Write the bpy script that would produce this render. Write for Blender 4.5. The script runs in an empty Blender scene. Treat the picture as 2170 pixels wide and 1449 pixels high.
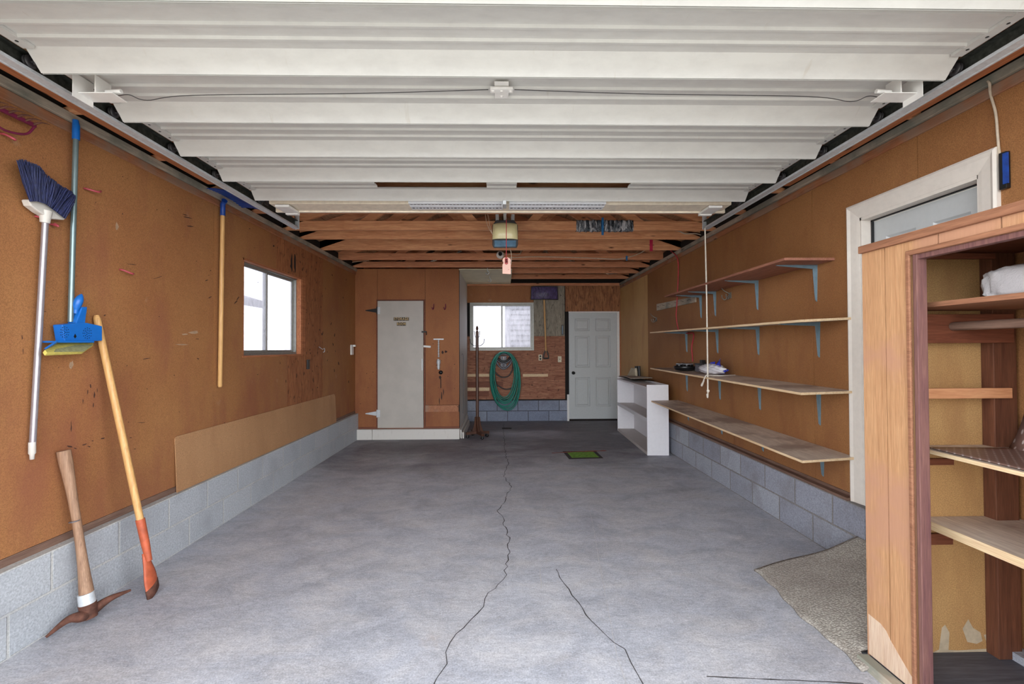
import bpy, bmesh, math, random
from mathutils import Vector, Matrix
random.seed(7)
sc = bpy.context.scene
col = sc.collection
# ------------------------------------------------------------------ camera
H = 1.43
FPX = 16.0 / 36.0 * 2170
YAW, PIT, ROL = math.atan(19 / FPX), math.atan(13.5 / FPX), 0.0040
d_ = Vector((math.sin(YAW) * math.cos(PIT), math.cos(YAW) * math.cos(PIT), math.sin(PIT)))
r0 = Vector((math.cos(YAW), -math.sin(YAW), 0))
u0 = r0.cross(d_)
r_ = r0 * math.cos(ROL) - u0 * math.sin(ROL)
u_ = r0 * math.sin(ROL) + u0 * math.cos(ROL)
cam_data = bpy.data.cameras.new('camera')
cam_data.lens = 16; cam_data.sensor_width = 36; cam_data.clip_start = 0.02; cam_data.clip_end = 300
cam = bpy.data.objects.new('camera', cam_data)
cam.matrix_world = Matrix(((r_.x, u_.x, -d_.x, 0), (r_.y, u_.y, -d_.y, 0), (r_.z, u_.z, -d_.z, H), (0, 0, 0, 1)))
col.objects.link(cam); sc.camera = cam
# ------------------------------------------------------------------ world, sun, exposure
def lin(c):
    out = []
    for v in c:
        v = v / 255.0
        out.append(v / 12.92 if v <= 0.04045 else ((v + 0.055) / 1.055) ** 2.4)
    return tuple(out) + (1.0,)
W = bpy.data.worlds.new('overcast_sky'); sc.world = W; W.use_nodes = True
wn = W.node_tree; wn.nodes.clear()
wo = wn.nodes.new('ShaderNodeOutputWorld'); wb = wn.nodes.new('ShaderNodeBackground')
wb.inputs[0].default_value = (0.92, 0.96, 1.0, 1)
wtc = wn.nodes.new('ShaderNodeTexCoord'); wsx = wn.nodes.new('ShaderNodeSeparateXYZ'); wmr = wn.nodes.new('ShaderNodeMapRange')
wmr.interpolation_type = 'SMOOTHSTEP'
for i_, v_ in ((1, 0.0), (2, .55), (3, 9.5), (4, 3.6)): wmr.inputs[i_].default_value = v_     # bright hazy horizon, dimmer zenith
wn.links.new(wtc.outputs['Generated'], wsx.inputs[0]); wn.links.new(wsx.outputs[2], wmr.inputs[0]); wn.links.new(wmr.outputs[0], wb.inputs[1])
wn.links.new(wb.outputs[0], wo.inputs[0])
sun_d = bpy.data.lights.new('sun', 'SUN'); sun_d.energy = 4.0; sun_d.angle = math.radians(12); sun_d.color = (1, 0.96, 0.9)
sun = bpy.data.objects.new('sun', sun_d); sun.rotation_euler = (math.radians(-38), 0, math.radians(20)); sun.location = (0, 0, 12)
col.objects.link(sun)
vs = sc.view_settings
vs.view_transform = 'Standard'; vs.look = 'None'; vs.exposure = 0.05; vs.gamma = 1.0; vs.use_curve_mapping = False
sc.cycles.max_bounces = 10; sc.cycles.diffuse_bounces = 7; sc.cycles.transparent_max_bounces = 12

# ------------------------------------------------------------------ helpers
XL, XLB, XR, XRB, YB, YF = -2.35, -2.30, 2.325, 2.275, 8.95, 1.12
def ray(px, py):
    return d_ + r_ * ((px - 1085) / FPX) - u_ * ((py - 724.5) / FPX)
def P(px, py, ax, val):
    """the point where the sight line through a photograph pixel meets a wall, floor or shelf plane"""
    v = ray(px, py); i = 'xyz'.index(ax)
    o = Vector((0, 0, H)); t = (val - o[i]) / v[i]
    return o + v * t

class NT:
    def __init__(s, name):
        s.m = bpy.data.materials.new(name); s.m.use_nodes = True; s.t = s.m.node_tree; s.t.nodes.clear()
        s.out = s.n('ShaderNodeOutputMaterial'); s.b = s.n('ShaderNodeBsdfPrincipled')
        s.l(s.b.outputs[0], s.out.inputs[0]); s.pos = s.n('ShaderNodeNewGeometry').outputs['Position']
    def n(s, t): return s.t.nodes.new(t)
    def l(s, a, b): s.t.links.new(a, b)
    def map(s, sc_=(1, 1, 1), loc=(0, 0, 0), rot=(0, 0, 0)):
        m = s.n('ShaderNodeMapping'); m.inputs['Scale'].default_value = sc_; m.inputs['Location'].default_value = loc
        m.inputs['Rotation'].default_value = rot; s.l(s.pos, m.inputs[0]); return m.outputs[0]
    def noise(s, vec, scale, detail=4, rough=.55, dist=0):
        n = s.n('ShaderNodeTexNoise'); n.inputs['Scale'].default_value = scale; n.inputs['Detail'].default_value = detail
        n.inputs['Roughness'].default_value = rough; n.inputs['Distortion'].default_value = dist
        s.l(vec, n.inputs['Vector']); return n.outputs[0]
    def ramp(s, fac, stops):
        r = s.n('ShaderNodeValToRGB'); e = r.color_ramp.elements
        while len(e) < len(stops): e.new(.5)
        for k, (p, c) in enumerate(stops):
            e[k].position = p; e[k].color = c if len(c) == 4 else tuple(c) + (1,)
        s.l(fac, r.inputs[0]); return r.outputs[0]
    def mix(s, fac, a, b, mode='MIX'):
        m = s.n('ShaderNodeMix'); m.data_type = 'RGBA'; m.blend_type = mode
        for v, i in ((fac, 0), (a, 6), (b, 7)):
            if isinstance(v, (int, float)): m.inputs[i].default_value = v
            elif isinstance(v, tuple): m.inputs[i].default_value = v
            else: s.l(v, m.inputs[i])
        return m.outputs[2]
    def bump(s, h, strength=.3, dist=.01):
        b = s.n('ShaderNodeBump'); b.inputs['Strength'].default_value = strength; b.inputs['Distance'].default_value = dist
        s.l(h, b.inputs['Height']); s.l(b.outputs[0], s.b.inputs['Normal'])
    def set(s, color=None, rough=.6, metal=0, spec=None):
        if color is not None:
            if isinstance(color, tuple): s.b.inputs['Base Color'].default_value = color
            else: s.l(color, s.b.inputs['Base Color'])
        s.b.inputs['Roughness'].default_value = rough; s.b.inputs['Metallic'].default_value = metal
        if spec is not None: s.b.inputs['Specular IOR Level'].default_value = spec
        return s.m
K0, K1 = (0, 0, 0, 1), (1, 1, 1, 1)
def plain(name, c, rough=.5, metal=0, var=.12, sc_=30):
    s = NT(name); c = lin(c)
    n = s.noise(s.map(), sc_, 3)
    dk = tuple(v * (1 - var * 2) for v in c[:3]) + (1,)
    return s.set(s.mix(s.ramp(n, [(.3, K0), (.65, K1)]), dk, c), rough, metal)
def hardboard(name, c, c2, stain, seed=0, low=True):
    s = NT(name)
    v = s.map(loc=(seed, seed * 2, seed))
    big = s.ramp(s.noise(v, 1.1, 4), [(.35, K0), (.68, K1)])
    base = s.mix(big, lin(c), lin(c2))
    sp = s.ramp(s.noise(v, 210, 3, .75), [(.36, (.12,.12,.12)), (.5, (.5, .5, .5)), (.64, (.88,.88,.88))])
    base = s.mix(.34, base, sp, 'OVERLAY')
    # vertical water streaks, heaviest low on the sheet
    st = s.noise(s.map((2.6, 2.6, .8), (seed, 3, 1)), 1.7, 6, .62)
    sep = s.n('ShaderNodeSeparateXYZ'); s.l(s.pos, sep.inputs[0])
    mr = s.n('ShaderNodeMapRange'); mr.inputs[1].default_value = .4; mr.inputs[2].default_value = 1.7; mr.inputs[3].default_value = .17 if low else .05; mr.inputs[4].default_value = 0
    s.l(sep.outputs[2], mr.inputs[0])
    ad = s.n('ShaderNodeMath'); ad.operation = 'ADD'; s.l(st, ad.inputs[0]); s.l(mr.outputs[0], ad.inputs[1])
    base = s.mix(s.ramp(ad.outputs[0], [(.52, K0), (.8, (.7, .7, .7, 1))]), base, lin(stain))
    spots = s.ramp(s.noise(s.map((3, 3, 1.3), (seed, 0, 4)), 5.5, 5, .7), [(.70, K0), (.78, (.6, .6, .6, 1))])
    base = s.mix(spots, base, lin((86, 52, 34)))
    pale = s.ramp(s.noise(v, 4.3, 3), [(.7, K0), (.78, (.3, .3, .3, 1))])
    base = s.mix(pale, base, lin((190, 165, 140)))
    s.bump(s.noise(v, 220, 2), .12, .004)
    return s.set(base, .62, 0, .3)
def wood(name, c1, c2, ax='x', grain=14, knots=True, rough=.6, scale=1.0, grey=None, dark=None):
    s = NT(name)
    g = {'x': (.9, grain, grain), 'y': (grain, .9, grain), 'z': (grain, grain, .9)}[ax]
    v = s.map(tuple(q * scale for q in g))
    n = s.noise(v, 2.2, 7, .62, 1.6)
    fine = s.noise(s.map(tuple(q * 7 for q in g)), 2, 3)
    base = s.mix(s.ramp(n, [(.3, K0), (.7, K1)]), lin(c1), lin(c2))
    base = s.mix(.25, base, s.ramp(fine, [(.3, (.15,.15,.15)), (.7, (.85,.85,.85))]), 'OVERLAY')
    if grey:
        base = s.mix(s.ramp(s.noise(s.map((2, 2, 2)), 1.4, 5), [(.48, K0), (.6, (.85, .85, .85, 1))]), base, lin(grey))
    if knots:
        kv = {'x': (.8, 2.6, 2.6), 'y': (2.6, .8, 2.6), 'z': (2.6, 2.6, .8)}[ax]
        k = s.n('ShaderNodeTexVoronoi'); k.inputs['Scale'].default_value = 3.4; s.l(s.map(kv, (.3, .1, .2)), k.inputs['Vector'])
        base = s.mix(s.ramp(k.outputs['Distance'], [(.05, (.85, .85, .85, 1)), (.13, K0)]), base, lin(dark or (52, 24, 14)))
    s.bump(n, .25, .003)
    return s.set(base, rough, 0, .3)
def plywood(name, c1, c2, stain, ax='x'):
    s = NT(name)
    g = {'x': (.6, 5, 5), 'y': (5, .6, 5), 'z': (5, 5, .6)}[ax]
    w = s.noise(s.map(g), 3, 8, .65, 2.5)
    base = s.mix(s.ramp(w, [(.32, K0), (.68, K1)]), lin(c1), lin(c2))
    fine = s.noise(s.map(tuple(q * 9 for q in g)), 2.2, 3)
    base = s.mix(.3, base, s.ramp(fine, [(.3, K0), (.7, K1)]), 'OVERLAY')
    sp = s.ramp(s.noise(s.map((4, 4, 2.4)), 5, 4, .6), [(.60, K0), (.68, (.85, .85, .85, 1))])
    base = s.mix(sp, base, lin(stain))
    s.bump(w, .2, .003)
    return s.set(base, .65, 0, .3)
def blocks(name, axes, shift, c1, c2, cm, dirt):
    """concrete masonry: 406 x 203 mm units, lightly raised joints"""
    s = NT(name)
    sep = s.n('ShaderNodeSeparateXYZ'); s.l(s.pos, sep.inputs[0])
    cmb = s.n('ShaderNodeCombineXYZ'); ad = s.n('ShaderNodeMath'); ad.operation = 'ADD'; ad.inputs[1].default_value = shift
    s.l(sep.outputs['XYZ'.index(axes)], ad.inputs[0]); s.l(ad.outputs[0], cmb.inputs[0]); s.l(sep.outputs[2], cmb.inputs[1])
    br = s.n('ShaderNodeTexBrick'); br.offset = .5; br.offset_frequency = 2; br.squash = 1
    br.inputs['Scale'].default_value = 1; br.inputs['Mortar Size'].default_value = .0075; br.inputs['Mortar Smooth'].default_value = .3
    br.inputs['Brick Width'].default_value = .4064; br.inputs['Row Height'].default_value = .2045
    br.inputs['Color1'].default_value = lin(c1); br.inputs['Color2'].default_value = lin(c2); br.inputs['Mortar'].default_value = lin(cm)
    s.l(cmb.outputs[0], br.inputs['Vector'])
    n = s.noise(s.map(), 90, 5, .7); n2 = s.noise(s.map(), 4, 4)
    base = s.mix(.3, br.outputs[0], s.ramp(n, [(.3, K0), (.7, K1)]), 'OVERLAY')
    base = s.mix(s.ramp(n2, [(.5, K0), (.75, (.6, .6, .6, 1))]), base, lin(dirt))
    inv = s.n('ShaderNodeMath'); inv.operation = 'SUBTRACT'; inv.inputs[0].default_value = 1; s.l(br.outputs[1], inv.inputs[1])
    m2 = s.n('ShaderNodeMath'); m2.operation = 'MULTIPLY_ADD'; m2.inputs[1].default_value = .25; s.l(n, m2.inputs[0]); s.l(inv.outputs[0], m2.inputs[2])
    s.bump(m2.outputs[0], .6, .006)
    return s.set(base, .85, 0, .2)
M = {}
M['hb_left'] = hardboard('orange_hardboard', (160, 112, 70), (146, 96, 60), (136, 82, 62), 0)
M['hb_right'] = hardboard('tan_hardboard', (154, 108, 67), (140, 94, 57), (124, 78, 52), 5, False)
M['hb_pale'] = hardboard('pale_hardboard', (200, 160, 108), (188, 144, 94), (160, 114, 76), 9, False)
M['hb_store'] = hardboard('storage_hardboard', (158, 103, 63), (144, 90, 54), (122, 70, 46), 12)
M['hb_sheet'] = hardboard('loose_hardboard', (178, 136, 98), (166, 124, 88), (160, 118, 84), 15, False)
M['ply'] = plywood('rust_plywood', (120, 70, 52), (172, 120, 92), (58, 32, 24), 'x')
M['ply_z'] = plywood('upright_plywood', (132, 80, 52), (164, 108, 70), (48, 28, 22), 'z')
M['ply_over'] = plywood('swirled_plywood', (106, 64, 42), (176, 120, 78), (72, 42, 28), 'z')
M['ply_grey'] = plywood('stained_grey_panel', (118, 108, 96), (158, 150, 134), (40, 34, 32), 'z')
M['fir'] = wood('fir_framing', (190, 126, 86), (230, 172, 128), 'x')
M['fir2'] = wood('dark_fir_framing', (174, 110, 78), (212, 150, 110), 'x')
M['fir_y'] = wood('fir_board_lengthwise', (142, 84, 54), (184, 120, 80), 'y')
M['plate'] = wood('weathered_plate', (158, 146, 132), (190, 178, 160), 'y', grey=(126, 128, 118), dark=(30, 26, 24))
M['plate_low'] = wood('brown_ledger', (140, 88, 60), (176, 120, 86), 'y', grey=(150, 124, 106), dark=(34, 20, 16))
M['sill'] = wood('weathered_sill', (98, 72, 62), (134, 108, 94), 'y', knots=False)
M['sheath'] = wood('roof_sheathing', (136, 98, 70), (186, 152, 118), 'y', grain=8)
M['dark'] = plain('dark_cavity', (28, 22, 20), .9)
M['cabply'] = wood('cabinet_plywood', (168, 122, 86), (196, 152, 112), 'z', grain=26, knots=False, grey=(180, 134, 108))
M['cabtrim'] = wood('cabinet_trim', (126, 84, 62), (154, 108, 82), 'y', knots=False)
M['cabdark'] = wood('cabinet_dark_frame', (88, 52, 38), (116, 74, 54), 'z', knots=False)
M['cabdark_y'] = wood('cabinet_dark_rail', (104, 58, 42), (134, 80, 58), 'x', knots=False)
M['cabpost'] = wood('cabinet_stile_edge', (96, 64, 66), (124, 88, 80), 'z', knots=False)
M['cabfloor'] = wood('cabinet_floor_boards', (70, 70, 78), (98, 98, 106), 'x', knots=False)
M['shelf_top'] = wood('grey_brown_shelf', (186, 168, 154), (210, 194, 178), 'y', grain=8, knots=False, grey=(150, 130, 118))
M['shelf_edge'] = wood('raw_shelf_edge', (206, 176, 138), (226, 200, 164), 'y', knots=False)
M['shelf_red'] = wood('reddish_shelf', (134, 86, 70), (164, 112, 90), 'y', grain=8, knots=False)
M['handle'] = wood('varnished_handle', (190, 142, 88), (214, 170, 112), 'z', grain=20, knots=False, rough=.35)
M['handle_old'] = wood('old_grey_handle', (132, 100, 80), (170, 136, 110), 'z', grain=20, knots=False)
M['white'] = plain('white_paint', (226, 224, 220), .5, 0, .03)
M['white_shelf'] = plain('white_laminate', (226, 224, 228), .45, 0, .02)
M['shelf_greywhite'] = plain('dusty_white', (196, 188, 184), .5, 0, .05)
M['casing'] = plain('cream_casing', (222, 214, 204), .4, 0, .03)
M['doorgrey'] = plain('pale_steel_door', (188, 191, 191), .4, 0, .02)
M['alu'] = plain('aluminium', (150, 148, 142), .45, .5, .08)
M['galv'] = plain('galvanised_steel', (204, 208, 212), .4, .15, .08, 60)
M['galv_light'] = plain('bright_galvanised_strip', (238, 241, 246), .45, 0, .04, 60)
M['dullsteel'] = plain('dull_wire_steel', (128, 122, 112), .5, .3)
M['galv_dark'] = plain('dull_galvanised_web', (84, 86, 80), .6, .4, .3, 40)
M['black'] = plain('black_metal', (28, 26, 28), .45, .3)
M['blackp'] = plain('black_plastic', (22, 22, 24), .3)
M['charcoal'] = plain('charcoal_housing', (56, 54, 56), .45)
M['cream'] = plain('cream_lens', (214, 204, 158), .25, 0, .04)
M['bluelens'] = plain('blue_grey_lens', (96, 130, 156), .15, 0, .2, 12)
M['blue'] = plain('blue_plastic', (22, 104, 190), .35, 0, .05)
M['blue2'] = plain('deep_blue_plastic', (26, 72, 160), .4, 0, .2)
M['bracketblue'] = plain('blue_enamel', (116, 140, 152), .4, .1, .08)
M['bristle'] = plain('navy_bristle', (34, 42, 88), .6, 0, .3, 60)
M['greyp'] = plain('pale_grey_plastic', (206, 200, 192), .4, 0, .03)
M['pole'] = plain('teal_grey_pole', (122, 140, 142), .3, .5, .05)
M['pole2'] = plain('silver_pole', (168, 162, 168), .3, .5, .05)
M['sponge'] = plain('yellow_sponge', (206, 190, 96), .9, 0, .12, 60)
M['sponge2'] = plain('sponge_face', (158, 156, 112), .95, 0, .2, 80)
M['orange'] = plain('orange_enamel', (196, 96, 62), .55, .1, .18, 20)
M['rust'] = plain('rusted_iron', (112, 72, 58), .8, .3, .3, 30)
M['pink'] = plain('pink_rubber', (178, 74, 84), .5)
M['red'] = plain('red_cord', (196, 60, 70), .6)
M['rakered'] = plain('maroon_enamel', (120, 36, 70), .5, .2)
M['green'] = plain('green_hose', (14, 128, 112), .35, 0, .06)
M['greydark'] = plain('grey_holder', (112, 110, 118), .45)
M['railcream'] = plain('cream_rail_brightened', (240, 228, 208), .5, 0, .08, 25)  # extra lightness in the cream stands in for light missing at the rail
M['rope'] = plain('white_rope', (226, 218, 204), .8, 0, .1, 120)
M['cable'] = plain('ivory_cable', (206, 190, 168), .5)
M['tag'] = plain('salmon_tag', (236, 190, 174), .5, 0, .02)
M['redmark'] = plain('red_print', (190, 84, 84), .5)
M['ivory'] = plain('ivory_plate', (220, 206, 176), .4)
M['brownrack'] = wood('dark_oak_rack', (58, 36, 28), (92, 58, 42), 'z', knots=False, rough=.4)
M['purple'] = plain('purple_shovel', (98, 84, 128), .35, 0, .3, 16)
M['beige'] = plain('beige_cloth', (196, 184, 160), .9)
M['foam'] = plain('grey_foam_sheet', (176, 164, 152), .95, 0, .18, 70)
M['tan'] = plain('gold_lettering', (206, 176, 120), .5, 0, .02)
M['labelblack'] = plain('black_label', (24, 20, 18), .5, 0, .02)
M['siding'] = plain('white_siding', (186, 188, 190), .6, 0, .02)
M['roofpale'] = plain('pale_shingle', (150, 142, 140), .8)
M['grass'] = plain('yard_ground', (150, 150, 132), .9, 0, .2, 4)
M['leaf'] = plain('yard_foliage', (86, 96, 70), .9, 0, .4, 9)
M['soffit'] = plain('cream_drywall', (222, 212, 180), .7, 0, .06, 6)
M['tape'] = plain('blue_tape', (30, 110, 170), .5)
M['pinktape'] = plain('pink_strap', (206, 40, 84), .5)
M['yellow'] = plain('yellow_tape', (214, 190, 40), .6)

def m_whiteboard():     # stained white painted plank side and step
    s = NT('scuffed_white_paint')
    n = s.noise(s.map((6, 6, 2)), 3, 6, .7)
    b = s.mix(s.ramp(n, [(.6, K0), (.78, (.55, .55, .55, 1))]), lin((208, 204, 198)), lin((160, 150, 142)))
    return s.set(b, .6)
M['scuffed'] = m_whiteboard()
def m_doorpaint():
    s = NT('painted_door_steel')
    n = s.noise(s.map((3, 9, 3)), 2, 6, .7)
    b = s.mix(s.ramp(n, [(.4, K0), (.75, (.6, .6, .6, 1))]), lin((199, 198, 194)), lin((179, 177, 174)))
    sm = s.ramp(s.noise(s.map((9, 2.5, 1), (2, 1, 0)), 2.6, 4, .5), [(.68, K0), (.78, (.45, .45, .45, 1))])
    b = s.mix(sm, b, lin((176, 168, 156)))
    s.bump(s.noise(s.map((1, 4, 1)), 5, 3), .1, .01)
    return s.set(b, .5)
M['ohdoor'] = m_doorpaint()
def m_floor():
    s = NT('worn_concrete')
    v = s.map(); big = s.noise(v, .55, 6, .6, .4)
    base = s.mix(s.ramp(big, [(.35, K0), (.7, K1)]), lin((162, 164, 174)), lin((184, 186, 195)))
    md = s.noise(s.map((1, 1.6, 1), (5, 2, 0)), 2.4, 7, .7, .5)
    base = s.mix(s.ramp(md, [(.42, K0), (.7, (.6, .6, .6, 1))]), base, lin((196, 192, 192)))
    # old oil and tyre grime; rearward darkening also paints in the dim far light
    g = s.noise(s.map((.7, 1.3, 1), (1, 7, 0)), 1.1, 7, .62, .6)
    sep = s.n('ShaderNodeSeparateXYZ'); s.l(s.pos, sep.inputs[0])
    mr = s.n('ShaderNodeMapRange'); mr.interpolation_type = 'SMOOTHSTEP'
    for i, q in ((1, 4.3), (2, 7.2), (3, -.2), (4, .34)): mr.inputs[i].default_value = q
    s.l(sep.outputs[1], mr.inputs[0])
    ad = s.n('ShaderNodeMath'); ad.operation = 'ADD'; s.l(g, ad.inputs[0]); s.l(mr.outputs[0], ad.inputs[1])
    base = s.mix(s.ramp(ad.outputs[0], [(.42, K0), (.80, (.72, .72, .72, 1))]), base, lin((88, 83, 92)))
    sp = s.ramp(s.noise(s.map((1, 1, 1), (3, 3, 0)), 3.1, 4, .6), [(.68, K0), (.76, (.5, .5, .5, 1))])
    base = s.mix(sp, base, lin((108, 104, 106)))
    rustc = s.ramp(s.noise(s.map((1, 1, 1), (9, 1, 0)), 1.9, 5, .7), [(.66, K0), (.78, (.35, .35, .35, 1))])
    base = s.mix(rustc, base, lin((160, 136, 112)))
    f = s.noise(v, 120, 3, .7)
    base = s.mix(.30, base, s.ramp(f, [(.32, (.1,.1,.1)), (.68, (.9,.9,.9))]), 'OVERLAY')
    f2 = s.noise(s.map((1, 2.2, 1)), 26, 5, .75)
    base = s.mix(.22, base, s.ramp(f2, [(.34, (.15,.15,.15)), (.66, (.85,.85,.85))]), 'OVERLAY')
    f3 = s.noise(s.map((1, 1.5, 1), (4, 9, 0)), 3.3, 8, .72, .8)
    base = s.mix(.26, base, s.ramp(f3, [(.36, (.22,.22,.22)), (.6, (.74,.74,.74))]), 'OVERLAY')
    sw = s.noise(s.map((3, 12, 1)), 4, 4, .6, .6)
    mm = s.n('ShaderNodeMath'); mm.operation = 'ADD'; s.l(f, mm.inputs[0]); s.l(sw, mm.inputs[1])
    s.bump(mm.outputs[0], .22, .005)
    return s.set(base, .62, 0, .35)
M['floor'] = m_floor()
M['crack'] = plain('crack_dark', (62, 58, 58), .95)  # flat dark tone of cracks, joint, paint border and drain
M['chalk'] = plain('pale_scratch', (196, 194, 196), .9)
M['lime'] = plain('green_floor_paint', (126, 176, 62), .8, 0, .25, 24)
M['redpaint'] = plain('red_floor_paint', (160, 84, 76), .8, 0, .2, 24)
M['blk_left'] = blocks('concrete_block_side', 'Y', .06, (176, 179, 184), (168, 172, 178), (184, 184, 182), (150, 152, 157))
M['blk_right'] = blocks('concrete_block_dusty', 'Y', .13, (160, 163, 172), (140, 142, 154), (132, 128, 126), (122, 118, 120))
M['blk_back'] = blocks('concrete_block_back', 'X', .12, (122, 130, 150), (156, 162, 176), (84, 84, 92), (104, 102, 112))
def m_mat():
    s = NT('ribbed_carpet')
    ck = s.n('ShaderNodeTexVoronoi'); ck.inputs['Scale'].default_value = 90; s.l(s.map((1, 1.3, 1)), ck.inputs['Vector'])
    n = s.noise(s.map(), 2.4, 5)
    base = s.mix(s.ramp(n, [(.4, K0), (.62, K1)]), lin((160, 152, 144)), lin((188, 182, 172)))
    base = s.mix(s.ramp(ck.outputs['Distance'], [(.2, K0), (.6, (.6, .6, .6, 1))]), base, lin((116, 108, 102)))
    s.bump(ck.outputs['Distance'], .6, .006)
    return s.set(base, .95, 0, .1)
M['mat'] = m_mat()
def m_wrap(name, c, rough=.15, alpha=.85):
    s = NT(name)
    n = s.noise(s.map((1, 1.6, 2)), 24, 5, .7, 2)
    s.bump(n, .55, .008)
    s.b.inputs['Alpha'].default_value = alpha
    return s.set(lin(c), rough, 0, .6)
M['wrap'] = m_wrap('clear_wrap_over_white', (228, 224, 226), .2, 1)
M['bagclear'] = m_wrap('clear_bag_film', (236, 234, 240), .12, .85)
def m_silver():
    s = NT('silver_plastic_film')
    n = s.noise(s.map((30, 1, 6), rot=(0, .35, 0)), 1.3, 5, .7, 1.5); s.bump(n, 1, .02)
    s.set(s.ramp(n, [(.38, lin((34, 36, 42))), (.5, lin((96, 104, 114))), (.62, lin((226, 228, 234)))]), .2, .2); return s.m  # dark and silver streaks in the colour paint the film's glossy reflections
M['silverwrap'] = m_silver()
def m_tread():
    s = NT('studded_vinyl')
    v = s.n('ShaderNodeTexVoronoi'); v.inputs['Scale'].default_value = 42; v.inputs['Randomness'].default_value = 0
    s.l(s.map((1, 1, 0), rot=(0, 0, .78)), v.inputs['Vector'])
    b = s.mix(s.ramp(v.outputs['Distance'], [(.1, K1), (.2, K0)]), lin((118, 92, 84)), lin((190, 178, 176)))
    return s.set(b, .4)
M['tread'] = m_tread()
def m_glass():
    s = NT('dusty_window_glass')
    mixn = s.n('ShaderNodeMixShader'); tr = s.n('ShaderNodeBsdfTransparent'); tr.inputs[0].default_value = (.62, .62, .66, 1)
    tl = s.n('ShaderNodeBsdfTranslucent'); tl.inputs[0].default_value = (.55, .54, .58, 1)
    n = s.ramp(s.noise(s.map((6, 6, 2)), 3, 5, .7), [(.35, (.25, .25, .25, 1)), (.7, (.55, .55, .55, 1))])
    s.l(n, mixn.inputs[0]); s.l(tr.outputs[0], mixn.inputs[1]); s.l(tl.outputs[0], mixn.inputs[2])
    s.l(mixn.outputs[0], s.out.inputs[0]); return s.m
M['glass'] = m_glass()

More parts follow.
